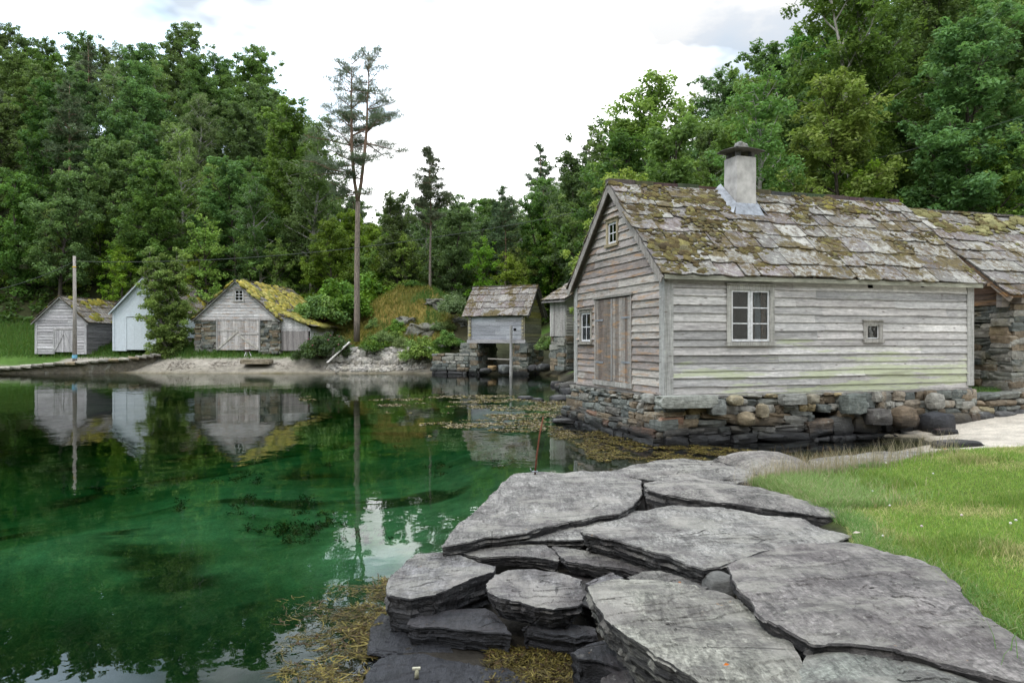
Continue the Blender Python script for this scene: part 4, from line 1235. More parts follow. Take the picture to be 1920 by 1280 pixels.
# ------------------------------------------------------------------ log barn on a stone base, right edge
O2 = Vector((HX, HY)) + Vector((HCOS, HSIN)) * 9.25 + Vector((-HSIN, HCOS)) * .22
barn = thing('log_barn', 'dark log barn with mossy slate roof on a tall stone base', 'barn', (O2.x, O2.y, 0), ANG)
BW, BE, BRZ = 5.3, 3.22, 5.42
def bprof(z):
    if z <= BE: return (0.0, BW)
    f = (z - BE) / (BRZ - BE); return (f * BW / 2, BW - f * BW / 2)
m = MB(); r = random.Random(8)
z = 2.86
LG = [(.30, .22, .16), (.18, .12, .09), (.36, .33, .30), (.13, .095, .075), (.36, .345, .33), (.24, .17, .12)]
while z < BRZ - .12:
    h = r.uniform(.13, .19); a, b = bprof(z + h)
    m.beam((0, max(0, a) - .0, z + h / 2), (0, min(BW, b), z + h / 2 + r.uniform(-.015, .015)), .12 + r.uniform(-.03, .03), h * .92, wcol(r, LG)); z += h
m.build('log_gable', MAT['wood_h_rust'], barn)
m = MB(); clap(m, (0, 0, 0), X1, (0, -1), lambda z: (0, 6.5), 2.86, 3.2, .17, (), pal=LG, seed=4)
for z in (2.88, 3.03, 3.18): m.beam((-.28, .06, z), (.3, .06, z), .14, .14, (.22, .20, .18)); m.beam((.06, -.28, z + .07), (.06, .3, z + .07), .13, .13, (.2, .18, .16))
m.build('log_wall', MAT['wood_h_rust'], barn)
m = MB(); drystone(m, (-.05, BW), (-.05, -.05), .6, 2.86, .5, (.11, .22), (.25, .7), 61, n=4, k=(.08, .3), batter=.1)
drystone(m, (-.05, -.05), (6.5, -.05), .6, 2.86, .5, (.12, .24), (.25, .75), 62, n=4, k=(.08, .3), batter=.1)
sharp(m.build('stone_base', MAT['stone_dry'], barn, True))
bal = math.atan((BRZ - BE) / (BW / 2)); bD = Vector((0, -math.cos(bal), -math.sin(bal))); bDb = Vector((0, math.cos(bal), -math.sin(bal)))
bS = BW / 2 / math.cos(bal) + .42; br = Vector((-.42, BW / 2, BRZ + .06))
m = MB(); slates(m, br, Ux, bD, 7.2, bS, .5, (.35, .8), seed=31, th=.03, rough=.03); rf = m.build('roof', MAT['slate'], barn)
MG = [(.17, .16, .07), (.20, .19, .09), (.14, .13, .055), (.10, .08, .035)]
m2 = MB(); moss_lumps(m2, br, Ux, bD, 7.2, 1.7, 420, (.04, .12), 6, MG, thr=.44, flat=.40, lift=.07, n=4); m2.build('moss', MAT['moss'], rf, True)['kind'] = 'stuff'
m = MB(); slates(m, br, Ux, bDb, 7.2, bS, .5, (.35, .8), seed=32, th=.03); m.build('rear_roof', MAT['slate'], barn)
m = MB()
for D, sgn in ((bD, -1), (bDb, 1)):
    N = Vector((0, sgn * math.sin(bal), math.cos(bal)))
    m.beam(br + Vector((.04, 0, -.05)), br + Vector((.04, 0, -.05)) + D * bS, .04, .12, (.22, .19, .16))
    for k in range(8):
        p = br + D * (.3 + k * .42) - N * .09
        m.beam(p, p + Vector((.5, 0, 0)), .07, .06, (.28, .20, .13))
    p = [br, br + Ux * 7.2, br + Ux * 7.2 + D * (bS - .06), br + D * (bS - .06)]; q = [a - N * .035 for a in p]
    m.hexa([q[3], q[2], q[1], q[0], p[3], p[2], p[1], p[0]] if sgn < 0 else [*q, *p], (.18, .12, .08))
m.build('roof_boards', MAT['wood_h_rust'], barn)
m = MB(); x = -.4
r = random.Random(6)
while x < 6.7:
    w = r.uniform(.5, .8); m.beam((x, BW / 2, BRZ + .11), (x + w, BW / 2, BRZ + .11 + r.uniform(-.02, .02)), .18, .06, (.08, .075, .065)); x += w
m.build('ridge_cap', MAT['slate'], barn)
# low retaining wall between the house and the barn
t_ = thing('retaining_wall', 'low wall of rounded boulders holding the turf between house and sand', 'wall', (HX, HY, 0), ANG)
m = MB()
drystone(m, (L_ + .15, -.12), (13.0, -.12), -.1, .42, .6, (.22, .34), (.34, .75), 71, n=5, k=(.3, .7), batter=.25, pal=[(.10, .10, .10), (.12, .11, .095), (.08, .08, .082)])
drystone(m, (L_ + .15, -.02), (13.0, -.02), .38, .82, .5, (.14, .24), (.2, .48), 72, n=4, k=(.3, .7), batter=.12, pal=GREYS + [(.22, .19, .12)])
sharp(m.build('boulders', MAT['stone'], t_, True))
_p = at(1877, 712, 18.6)
boulder('standing_stone', 'pale upright stone leaning against the barn wall on the turf', (_p.x, _p.y, .86 + .17), (.15, .10, .25), 77, rz=.2, k=.5, col=(.30, .30, .27), mat='stone_dry', tilt=(0, .18), n=8)
_p = at(1892, 708, 18.9)
boulder('standing_stone', 'grey stone tucked behind the pale upright one on the turf', (_p.x, _p.y, .86 + .1), (.13, .10, .18), 78, rz=.2, k=.5, col=(.17, .17, .165), mat='stone_dry', n=8)
_p = onz(1795, 835, .12)
boulder('rock', 'dark flat rock half sunk in the sand behind the lawn edge', (_p.x, _p.y, .12), (.40, .22, .10), 79, k=.6, col=(.12, .11, .10), n=10)
_p = at(1790, 822, 15.4)
boulder('rock', 'flat reddish brown stone on the sand in front of the boulders', (_p.x - .2, _p.y, .13), (.22, .14, .06), 81, k=.4, col=(.12, .08, .07), n=8)
# ------------------------------------------------------------------ boathouses across the bay
def gable_house(name, label, px0, px1, Y, pyb, pye, pya, depth, rz, wall, roofmoss, pal, mw, doors, seed, over=.18, stone_to=None, side_from=None, apexshift=0.5, fprof=None):
    """front gable faces the water; origin at its front left foot"""
    A = at(px0, pyb, Y)
    w = (px1 - px0) / F * Y / math.cos(rz)
    zb = A.z; ze = at(px0, pye, Y).z; zr = at(px0, pya, Y).z
    t = thing(name, label, 'boathouse', (A.x, A.y, zb), rz)
    he, hr = ze - zb, zr - zb
    def pf(z):
        if z <= he: return (0.0, w)
        f = (z - he) / (hr - he); return (f * w * apexshift, w - f * w * (1 - apexshift))
    return t, w, he, hr, pf
def far_roof(t, w, he, hr, depth, over, seed, course, wr, pal, moss=None, ax=.5, mat='slate', th=.035, right_extra=0.0, mosspal=None, mcount=0, mrr=(.1, .2), mthr=.4):
    Uy = Vector((0, 1, 0)); rid = Vector((w * ax, -over, hr + .03)); L = depth + 2 * over
    for sg, ww in ((1, w * (1 - ax)), (-1, w * ax)):
        a = math.atan2(hr - he, ww); D = Vector((sg * math.cos(a), 0, -math.sin(a))); S = ww / math.cos(a) + .22
        m = MB(); slates(m, rid, Uy, D, L, S, course, wr, seed=seed + sg, th=th, pal=pal, rough=.03)
        nm = 'roof' if sg > 0 else 'rear_roof'
        ro = m.build('roof', MAT[mat], t)
        m = MB()
        N = Vector((sg * math.sin(a), 0, math.cos(a)))
        m.beam(rid + Vector((0, .02, -.06)), rid + Vector((0, .02, -.06)) + D * S, .03, .14, pal[0] if moss is None else (.30, .30, .29), up=(0, 1, 0), )
        m.build('barge_board', MAT['wood_v'], t)
        m = MB(); p = [rid, rid + Uy * L, rid + Uy * L + D * (S - .05), rid + D * (S - .05)]; q = [x - N * .04 for x in p]
        m.hexa([*q, *p] if sg < 0 else [q[3], q[2], q[1], q[0], p[3], p[2], p[1], p[0]], (.12, .11, .10)); m.build('roof_boards', MAT['wood_h'], t)
        if mcount:
            m = MB(); moss_lumps(m, rid, Uy, D, L, S, mcount, mrr, seed + 5, mosspal, thr=mthr, flat=.4, lift=.06, n=3); m.build('moss', MAT['moss'], ro, True)['kind'] = 'stuff'
    m = MB(); m.beam(rid + Vector((0, 0, .06)), rid + Vector((0, L, .06)), .2, .06, tuple(x * .5 for x in pal[0])); m.build('ridge_cap', MAT['slate'], t)

GP = [(.42, .41, .425), (.36, .355, .365), (.46, .455, .465)]
FS = [(.15, .14, .125), (.12, .11, .10), (.18, .165, .15)]
# A: small grey boathouse, far left
t, w, he, hr, pf = gable_house('boathouse', 'small lilac-grey clapboard boathouse with crossed braces on its door, far left', 66, 163, 50, 663, 603, 557, 7.2, 0, 0, 0, GP, 0, 0, 1)
m = MB(); clap(m, (0, 0, 0), X1, (0, -1), pf, 0, hr, .19, [(w * .38, w * .73, .0, 1.72)], seed=81, pal=GP, lean=.045, wob=.012); m.build('gable_wall', MAT['wood_h'], t)
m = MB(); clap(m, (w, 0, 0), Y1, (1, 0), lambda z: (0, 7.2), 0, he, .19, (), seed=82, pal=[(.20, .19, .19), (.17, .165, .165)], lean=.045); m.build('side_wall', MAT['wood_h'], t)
m = MB(); clap(m, (0, 7.2, 0), (0, -1), (-1, 0), lambda z: (0, 7.2), 0, he, .19, (), seed=83, pal=GP); clap(m, (w, 7.2, 0), (-1, 0), (0, 1), pf, 0, hr, .19, (), seed=84, pal=GP); m.build('rear_wall', MAT['wood_h'], t)
for a, b, sd in ((.38, .555, 1), (.565, .73, 2)):
    m = MB(); vboards(m, (0, 0, 0), X1, (0, -1), w * a, w * b, .12, 1.58, .17, out=.03, pal=GP, seed=sd); dr = m.build('door', MAT['wood_v'], t)
    m = MB(); s0, s1 = (a, b) if sd == 2 else (b, a)
    m.beam((w * (a if sd == 1 else b) , -.05, .2), (w * (b if sd == 1 else a), -.05, 1.4), .11, .03, (.38, .375, .38), up=(0, 1, 0)); m.build('brace', MAT['wood_v'], dr)
m = MB()
for u in (w * .38 - .09, w * .73): m.obox((0, 0, 0), X1, (0, -1), u, u + .09, 0, .05, .05, 1.72, (.36, .36, .36))
m.obox((0, 0, 0), X1, (0, -1), w * .36, w * .75, 0, .055, 1.60, 1.75, (.36, .35, .35)); m.build('door_frame', MAT['wood_v'], t)
for u in (0, w - .16):
    m = MB(); m.obox((0, 0, 0), X1, (0, -1), u, u + .16, 0, .06, 0, he, (.38, .38, .39))
    m.build('corner_board', MAT['wood_v'], t)
far_roof(t, w, he, hr, 7.2, .2, 91, .6, (.5, .9), FS, mosspal=[(.15, .15, .03), (.2, .17, .03)], mcount=150, mthr=.58, moss=1)
# B: pale blue boathouse
t, w, he, hr, pf = gable_house('boathouse', 'pale blue boathouse half hidden behind a young tree', 212, 330, 50.5, 657, 584, 522, 7, 0, 0, 0, GP, 0, 0, 1)
BL = [(.6, .66, .70)]
m = MB(); clap(m, (0, 0, 0), X1, (0, -1), pf, 0, hr, .13, [(w * .22, w * .55, 0, 2.3)], seed=85, pal=BL, lean=.02, wob=.001); m.build('gable_wall', MAT['blue_wood'], t)
m = MB(); clap(m, (w, 0, 0), Y1, (1, 0), lambda z: (0, 7.2), .9, he, .13, (), seed=86, pal=BL, lean=.02, wob=.001); m.build('side_wall', MAT['blue_wood'], t)
m = MB(); clap(m, (0, 7.2, 0), (0, -1), (-1, 0), lambda z: (0, 7.2), 0, he, .2, (), seed=83, pal=BL); clap(m, (w, 7.2, 0), (-1, 0), (0, 1), pf, 0, hr, .19, (), seed=84, pal=BL); m.build('rear_wall', MAT['blue_wood'], t)
m = MB(); vboards(m, (0, 0, 0), X1, (0, -1), w * .22, w * .55, .05, 2.25, .6, out=.02, pal=[(.44, .55, .64)], seed=3); m.build('door', MAT['blue_wood'], t)
m = MB()
for u in (w * .22 - .08, w * .55): m.obox((0, 0, 0), X1, (0, -1), u, u + .08, 0, .05, .05, 2.3, (.5, .58, .64))
m.obox((0, 0, 0), X1, (0, -1), w * .20, w * .57, 0, .055, 2.3, 2.4, (.5, .58, .64))
m.build('door_frame', MAT['blue_wood'], t)
for u in (-.02, w - .12):
    m = MB(); m.obox((0, 0, 0), X1, (0, -1), u, u + .14, 0, .05, 0, he, (.5, .58, .64))
    m.build('corner_board', MAT['blue_wood'], t)
window(t, (0, 0, 0), X1, (0, -1), w * .43, w * .55, 3.10, 3.65, 2, 2, cw=.07, out=.04, mcase='blue_wood', cc=(.5, .56, .60), sc=(.6, .63, .65))
m = MB(); drystone(m, (w, 0), (w, 7.2), -.3, .9, .3, (.15, .25), (.3, .6), 87, n=2); sharp(m.build('stone_base', MAT['stone_far'], t))
far_roof(t, w, he, hr, 7.2, .2, 93, .6, (.4, .7), [(.17, .155, .15), (.14, .13, .13)], mosspal=[(.16, .15, .03), (.2, .17, .03)], mcount=60, mthr=.62, moss=1)
m = MB()
hw = w / 2; ra = math.atan2(hr - he, hw)
for sg in (1, -1):
    a = Vector((hw, -.24, hr - .02)); m.beam(a, a + Vector((sg * math.cos(ra), 0, -math.sin(ra))) * (hw / math.cos(ra) + .24), .05, .16, (.55, .62, .68), up=(0, 1, 0))
m.build('painted_barge_board', MAT['blue_wood'], t)
# C: stone-walled boathouse with the mossy roof and lean-to
RZ = math.radians(-8)
t, w, he, hr, pf = gable_house('boathouse', 'stone-walled boathouse with white-grey gable and a thick yellow moss roof', 366, 530, 49.5, 657, 599, 528, 8, RZ, 0, 0, GP, 0, 0, 1)
WP = [(.54, .53, .53), (.47, .46, .46), (.59, .58, .58), (.40, .39, .39)]
m = MB(); clap(m, (0, 0, 0), X1, (0, -1), pf, 2.05, hr, .20, [(w * .475, w * .585, 3.28, 4.02)], seed=95, pal=WP, lean=.03, wob=.008); m.build('gable_wall', MAT['wood_h_rust'], t)
dpx0, dpx1 = w * .275, w * .765
m = MB()
drystone(m, (0, 0), (dpx0 - .12, 0), -.2, 2.08, .45, (.10, .2), (.25, .6), 96, n=2, k=(.05, .25)); drystone(m, (dpx1 + .05, 0), (w, 0), -.2, 2.08, .45, (.10, .2), (.25, .6), 97, n=2, k=(.05, .25))
drystone(m, (w, 0), (w, 8), -.2, 2.08, .45, (.12, .22), (.3, .6), 98, n=2); drystone(m, (0, 8), (0, 0), -.2, 2.08, .45, (.12, .22), (.3, .6), 99, n=2); drystone(m, (w, 8), (0, 8), -.2, 2.08, .45, (.2, .3), (.4, .8), 99, n=2)
sharp(m.build('stone_wall', MAT['stone_far'], t))
m = MB(); clap(m, (w, 8, 0), (-1, 0), (0, 1), pf, 2.05, hr, .20, (), seed=94, pal=WP); m.build('rear_gable', MAT['wood_h'], t)
DP = [(.40, .38, .37), (.35, .335, .325), (.45, .43, .42)]
mid = (dpx0 + dpx1) / 2
for a, b, sd in ((dpx0, mid - .01, 1), (mid + .01, dpx1, 2)):
    m = MB(); vboards(m, (0, 0, 0), X1, (0, -1), a, b, .03, 1.98, .17, out=.03, pal=DP, seed=sd + 5); dr = m.build('door', MAT['wood_v_rust'], t)
    m = MB(); zt = 1.35 if sd == 1 else 1.12
    m.beam((a + .04, -.05, zt), (b - .04, -.05, zt), .03, .12, (.40, .38, .36), up=(0, 0, 1))
    m.beam((a if sd == 1 else b, -.055, .1), (b if sd == 1 else a, -.055, zt - .05), .12, .03, (.42, .40, .36), up=(0, 1, 0)); m.build('brace', MAT['wood_v'], dr)
m = MB()
for u in (dpx0 - .10, dpx1): m.obox((0, 0, 0), X1, (0, -1), u, u + .10, -.05, .06, 0, 2.05, (.34, .33, .32))
m.obox((0, 0, 0), X1, (0, -1), .6, w - .5, -.1, .05, 1.99, 2.10, (.33, .31, .30)); m.build('door_frame', MAT['wood_v'], t)
window(t, (0, 0, 0), X1, (0, -1), w * .482, w * .578, 3.30, 4.0, 2, 3, cw=.09, out=.05, cc=(.33, .32, .30), sc=(.62, .61, .60), bar=.035)
YM = [(.29, .25, .05), (.24, .21, .045), (.31, .25, .06), (.17, .17, .045), (.34, .30, .10), (.22, .20, .06)]
far_roof(t, w, he, hr, 8, .22, 101, .55, (.4, .8), FS, mosspal=YM, mcount=1500, mrr=(.07, .17), mthr=.34, moss=1)
# lean-to on the right, roof carried on at a lower pitch
lx = 2.05
m = MB(); clap(m, (w, .25, 0), X1, (0, -1), lambda z: (0, min(lx, lx * (2.35 - z) / .75)), 1.3, 2.2, .2, (), seed=96, pal=WP, lean=.03)
vboards(m, (w, .25, 0), X1, (0, -1), .02, lx - .1, 0, 1.32, .2, out=.03, pal=[(.26, .24, .235), (.22, .205, .2)], seed=9)
clap(m, (w + lx, .25, 0), Y1, (1, 0), lambda z: (0, 5), 0, 1.5, .2, (), seed=97, pal=WP)
m.build('lean_to_wall', MAT['wood_v'], t)
m = MB(); P = Vector((w + .05, -.1, 2.42)); D = Vector((2.5, 0, -.95)).normalized(); slates(m, P, (0, 1, 0), D, 5.3, 2.55, .55, (.4, .8), seed=103, pal=FS, th=.035); lr = m.build('lean_to_roof', MAT['slate'], t)
m = MB(); moss_lumps(m, P, (0, 1, 0), D, 5.3, 2.5, 600, (.08, .18), 9, YM, thr=.34, flat=.42, lift=.06); m.build('moss', MAT['moss'], lr, True)['kind'] = 'stuff'
# D: little storehouse on stone piers
RZ = math.radians(-24)
A = at(880, 643, 45.3)
t = thing('storehouse', 'little grey log storehouse with a slate roof standing on two stone piers', 'storehouse', (A.x, A.y, A.z), RZ)
L3, W3, E3, R3 = 3.62, 2.6, 1.75, 3.42
m = MB(); r = random.Random(9); z = 0
LP = [(.33, .34, .37), (.29, .30, .33), (.36, .37, .40), (.30, .30, .31)]
clap(m, (0, 0, 0), X1, (0, -1), lambda z: (.12, L3 - .12), .22, E3, .26, [(2.95, 3.14, .72, .88)], seed=110, pal=LP, lean=.012, wob=.004); m.build('front_wall', MAT['wood_h'], t)
m = MB(); m.beam((-.1, -.06, .10), (L3 + .15, -.06, .10), .16, .2, (.33, .32, .33)); m.beam((-.05, W3, .10), (L3 + .1, W3, .10), .16, .2, (.25, .24, .24)); m.build('sill_beam', MAT['wood_h'], t)
def p3(z):
    if z <= E3: return (0, W3)
    f = (z - E3) / (R3 - E3); return (f * W3 / 2, W3 - f * W3 / 2)
LL = [(.30, .28, .23), (.25, .235, .20), (.34, .31, .20), (.38, .33, .12)]
for X in (L3, 0):
    m = MB(); r = random.Random(4); z = 0.02
    while z < R3 - .15:
        h = r.uniform(.16, .22); a, b = p3(z + h)
        m.beam((X, a - .05, z + h / 2), (X, b, z + h / 2), .16, h * .93, wcol(r, LL)); z += h
    m.build('log_gable', MAT['wood_h'], t)
m = MB(); clap(m, (L3, W3, 0), (-1, 0), (0, 1), lambda z: (0, L3), 0, E3, .2, (), seed=5, pal=LP); m.build('rear_wall', MAT['wood_h'], t)
for u in (.0, L3 - .12):
    m = MB()
    for k in range(8): m.beam((u + .06, -.10, .3 + k * .2), (u + .06, .1, .3 + k * .2), .15, .13, wcol(r, LL))
    m.build('log_ends', MAT['wood_v'], t)
m = MB(); m.box(.05, -.04, 0, L3, W3, .04, (.15, .14, .13)); m.build('floor', MAT['wood_h'], t)
ga = math.atan2(R3 - E3, W3 / 2); S3 = W3 / 2 / math.cos(ga) + .28
for sg in (-1, 1):
    D = Vector((0, sg * math.cos(ga), -math.sin(ga))); P = Vector((-.38, W3 / 2, R3 + .03))
    m = MB(); slates(m, P, (1, 0, 0), D, L3 + .80, S3, .55, (.45, .8), seed=120 + sg, th=.05, pal=[(.22, .205, .195), (.18, .17, .165), (.25, .235, .22), (.19, .165, .165)], jag=.04); m.build('roof', MAT['slate'], t)
    m = MB(); N = Vector((0, sg * math.sin(ga), math.cos(ga))); p = [P, P + Vector((L3 + .8, 0, 0)), P + Vector((L3 + .8, 0, 0)) + D * (S3 - .05), P + D * (S3 - .05)]; q = [x - N * .05 for x in p]
    m.hexa([q[3], q[2], q[1], q[0], p[3], p[2], p[1], p[0]] if sg < 0 else [*q, *p], (.12, .11, .10))
    m.beam(P + Vector((L3 + .70, 0, -.08)), P + Vector((L3 + .70, 0, -.08)) + D * S3, .03, .13, (.2, .19, .18)); m.build('roof_boards', MAT['wood_h'], t)
m = MB(); m.beam((-.4, W3 / 2, R3 + .1), (L3 + .42, W3 / 2, R3 + .1), .18, .06, (.1, .1, .095)); m.build('ridge_cap', MAT['slate'], t)
for (a, b) in ((-.55, .62), (L3 - .60, L3 + .25)):
    m = MB()
    drystone(m, (a, -.05), (b, -.05), -1.95, -.02, .6, (.16, .28), (.35, .7), 130 + int(a), n=3, k=(.1, .35), batter=.08)
    drystone(m, (b, -.05), (b, W3), -1.95, -.02, .5, (.16, .28), (.35, .7), 132 + int(a), n=2, k=(.1, .35)); drystone(m, (a, W3), (a, 0), -1.95, -.02, .5, (.16, .28), (.35, .7), 135 + int(a), n=2)
    sharp(m.build('stone_pier', MAT['stone'], t, True))
m = MB(); m.beam((1.0, .6, -.95), (3.2, .55, -1.0), .18, .07, (.35, .33, .30)); m.build('cross_plank', MAT['wood_h'], t)
B = at(958, 694, 43.6)
t = thing('mooring_post', 'tall pale wooden post standing in the water before the storehouse', 'post', (B.x, B.y, -.1))
m = MB(); m.tube([(0, 0, 0), (.01, 0, 1.6), (0, 0, at(958, 610, 43.6).z + .1)], [.10, .09, .09], 8, (.34, .33, .33)); m.build('shaft', MAT['wood_v'], t)
# rubble quay left of the storehouse
A = at(818, 690, 45.9); B = at(872, 695, 45.3)
t = thing('stone_quay', 'low stone quay running from the beach to the left storehouse pier', 'quay', (A.x, A.y, 0), math.atan2(B.y - A.y, B.x - A.x))
m = MB(); Lq = (B - A).length; drystone(m, (-.2, 0), (Lq + .2, 0), -.1, 1.25, .8, (.16, .3), (.3, .7), 140, n=3, k=(.2, .5), batter=.25); drystone(m, (-.2, 2.4), (-.2, 0), -.1, 1.0, .5, (.16, .3), (.3, .7), 141, n=3, k=(.2, .5))
m.box(.1, .8, .5, Lq, 2.4, 1.2, (.10, .10, .07)); sharp(m.build('stones', MAT['stone'], t, True))
# E: small barn behind the wooden house
A = at(1061, 628, 33); RZ = math.radians(38)
t = thing('barn', 'small grey plank barn on a stone base just left of the big boathouse', 'barn', (A.x, A.y, A.z), RZ)
m = MB(); clap(m, (0, 0, 0), X1, (0, -1), lambda z: (max(0, (z - 1.62) / .52), 3.0), 0, 2.6, .12, (), seed=150, pal=[(.36, .35, .33), (.30, .29, .28), (.41, .40, .37)], lean=.05); m.build('front_wall', MAT['wood_h'], t)
m = MB(); vboards(m, (0, 0, 0), Y1, (-1, 0), 0, 1.05, -.05, 1.62, .15, out=.02, pal=[(.31, .295, .28), (.25, .235, .225), (.35, .34, .32)], seed=8); m.build('side_wall', MAT['wood_v'], t)
m = MB(); drystone(m, (0, 0), (3, 0), -1.6, 0, .5, (.12, .22), (.25, .55), 151, n=3, k=(.1, .4)); sharp(m.build('stone_base', MAT['stone'], t, True))
m = MB(); drystone(m, (0, 1.05), (0, 0), -1.6, -.05, .5, (.12, .22), (.25, .55), 152, n=3, k=(.1, .4)); sharp(m.build('stone_base', MAT['stone'], t, True))
m = MB(); P = Vector((3.1, -.25, 3.3)); D = Vector((-3.4, 0, -1.78)).normalized(); slates(m, P, (0, 1, 0), D, 1.6, 3.85, .5, (.35, .7), seed=153, pal=[(.27, .24, .23), (.23, .21, .2)], th=.035); m.build('roof', MAT['slate'], t)
m = MB(); m.hexa([(-.33, -.25, 1.46), (3.1, -.25, 3.24), (3.1, 1.3, 3.24), (-.33, 1.3, 1.46), (-.33, -.25, 1.5), (3.1, -.25, 3.28), (3.1, 1.3, 3.28), (-.33, 1.3, 1.5)], (.2, .19, .18)); m.build('roof_boards', MAT['wood_h'], t)
# power pole and line
A = at(140, 676, 48.6)
t = thing('power_pole', 'slim bare wooden pole on the shore before the left boathouse', 'pole', (A.x, A.y, gz(A.x, A.y) - .05))
h = at(140, 480, 48.6).z - t.location.z
m = MB(); m.tube([(0, 0, 0), (.01, 0, h * .5), (-.02, 0, h)], [.14, .115, .09], 8, (.30, .275, .25)); sh = m.build('shaft', MAT['wood_v'], t, True)
m = MB(); m.tube([(0, 0, .4), (0, 0, .62)], [.16, .155], 8, (.16, .40, .55)); m.build('blue_band', MAT['plain'], t)
m = MB(); m.tube([(-.02, 0, h - .75), (-.02, 0, h - .68)], [.115, .115], 8, (.6, .4, .05)); m.build('yellow_band', MAT['plain'], t)
m = MB()
def cable(m, a, b, sag, r_=.018, n=26):
    a, b = Vector(a), Vector(b); m.tube([a.lerp(b, i / n) - Vector((0, 0, sag * 4 * (i / n) * (1 - i / n))) for i in range(n + 1)], r_, 5, (.05, .06, .05))
cable(m, at(140, 490, 48.6), at(1180, 378, 40), 1.0); cable(m, at(140, 490, 48.6), at(-150, 560, 44), .6)
tag(m.build('power_line', MAT['plain']), 'thin dark power line strung from the shore pole across the bay', 'power line')
m = MB(); cable(m, at(1380, 345, 34), at(2050, 170, 30), .5, .014)
tag(m.build('power_line', MAT['plain']), 'thin dark cable crossing the dark trees above the big roof', 'power line')
# slipway of stone slabs at the far left
A = at(285, 668, 48.6)
t = thing('slipway', 'long low stone slipway sloping from the grass into the water, far left', 'slipway', (0, 0, 0))
pts = [(290, 664, 48.4), (235, 672, 47.4), (160, 678, 46.6), (80, 684, 46.2), (0, 691, 46.0), (-120, 697, 45.6)]
m = MB(); r = random.Random(12)
for i in range(len(pts) - 1):
    a, b = at(*pts[i]), at(*pts[i + 1]); n = 4
    for k in range(n):
        p, q = a.lerp(b, k / n), a.lerp(b, (k + 1) / n); c = (p + q) / 2
        v_, f_ = stone_shape((c.x, c.y + .55, c.z - .02 + r.uniform(-.03, .03)), ((q - p).length / 2 * 1.05, .8, .09), math.atan2(q.y - p.y, q.x - p.x), (0, (q.z - p.z) / (q - p).length), n=4, k=.2, seed=r.randrange(999), amp=.1)
        m.add(v_, f_, stone_col(r, [(.30, .28, .24), (.24, .225, .195), (.27, .22, .15)]))
m.build('slabs', MAT['stone_far'], t, True)
m = MB()
for i in range(len(pts) - 1):
    a, b = at(*pts[i]), at(*pts[i + 1])
    p = [(a.x, a.y + .05, -.6), (b.x, b.y + .05, -.6), (b.x, b.y + 1.0, -.6), (a.x, a.y + 1.0, -.6), (a.x, a.y + .05, a.z - .06), (b.x, b.y + .05, b.z - .06), (b.x, b.y + 1, b.z - .06), (a.x, a.y + 1, a.z - .06)]
    m.hexa([p[1], p[0], p[3], p[2], p[5], p[4], p[7], p[6]], (.13, .115, .09))
m.build('dark_footing', MAT['stone_far'], t)
# small things on the beach
A = at(482, 674, 47.2); g = gz(A.x, A.y)
t = thing('concrete_step', 'low brown concrete block at the top of the beach before the double door', 'block', (A.x, A.y, A.z - .28))
m = MB(); v_, f_ = stone_shape((0, 0, .16), (.92, .45, .15), .0, n=5, k=.06, amp=.05, seed=4); m.add(v_, f_, (.24, .20, .15)); m.build('block', MAT['stone_far'], t)
A = at(464, 665, 47.3)
t = thing('grill', 'small round grill on white legs standing on the concrete block', 'grill', (A.x, A.y, A.z - .08))
m = MB(); m.tube([(0, 0, .28), (0, 0, .33), (0, 0, .42)], [.12, .2, .22], 10, (.07, .045, .04)); m.build('bowl', MAT['plain'], t)
for a in (0, 2.1, 4.2):
    m = MB(); m.tube([(.1 * math.cos(a), .1 * math.sin(a), .3), (.24 * math.cos(a), .24 * math.sin(a), 0)], .018, 5, (.7, .7, .7)); m.build('leg', MAT['plain'], t)
A = at(634, 661, 46.9)
t = thing('plank', 'long pale plank leaning on the rubble bank under the rose bush', 'plank', (A.x, A.y, A.z))
m = MB(); m.beam((-.62, -.35, -.62), (.62, .45, .68), .24, .05, (.62, .60, .57)); m.build('board', MAT['wood_v'], t)
m = MB(); m.beam((-.30, .0, -.30), (.66, .6, .56), .07, .06, (.12, .10, .08)); m.build('batten', MAT['wood_v'], t)
def far_rock(label, px, py, Y, a, b, c, seed, col, k=.6, group=None, dz=0):
    P = at(px, py, Y); boulder('rock', label, (P.x, P.y, P.z + dz), (a, b, c), seed, k=k, n=6, col=col, group=group, rz=(seed % 7) * .4)
far_rock('large split grey rock lying at the foot of the mooring post', 946, 692, 44.2, .36, .3, .28, 201, (.16, .17, .17), .3)
far_rock('ochre brown rock at the waterline left of the mooring post', 923, 690, 44.6, .22, .2, .16, 202, (.26, .18, .09), .4)
far_rock('dark low boulder at the waterline, furthest left of the pier rocks', 910, 695, 44.4, .34, .25, .17, 203, (.07, .07, .07), .8)
far_rock('black rounded boulder right of the storehouse pier', 1020, 689, 43.5, .42, .3, .22, 204, (.05, .052, .055), .9)
far_rock('smaller black boulder beside the big one by the pier', 1000, 690, 43.7, .28, .25, .2, 205, (.06, .06, .065), .85)
far_rock('pale flat rock between the pier and the small barn', 1052, 688, 42.5, .4, .3, .14, 206, (.2, .2, .18), .6)
far_rock('reddish stone at the foot of the small barn base', 1066, 690, 36, .22, .2, .12, 207, (.24, .15, .11), .6)
far_rock('round black boulder in the seaweed beside the house base', 1050, 749, 25.5, .36, .3, .17, 208, (.035, .033, .035), .9)
far_rock('small black stone in the seaweed, left of the round boulder', 1008, 750, 25.3, .20, .15, .08, 209, (.035, .033, .035), .7)
far_rock('dark flat stone in the seaweed, furthest from the house', 985, 746, 26, .26, .2, .08, 210, (.06, .05, .045), .7)
P = onz(1058, 789, .05)
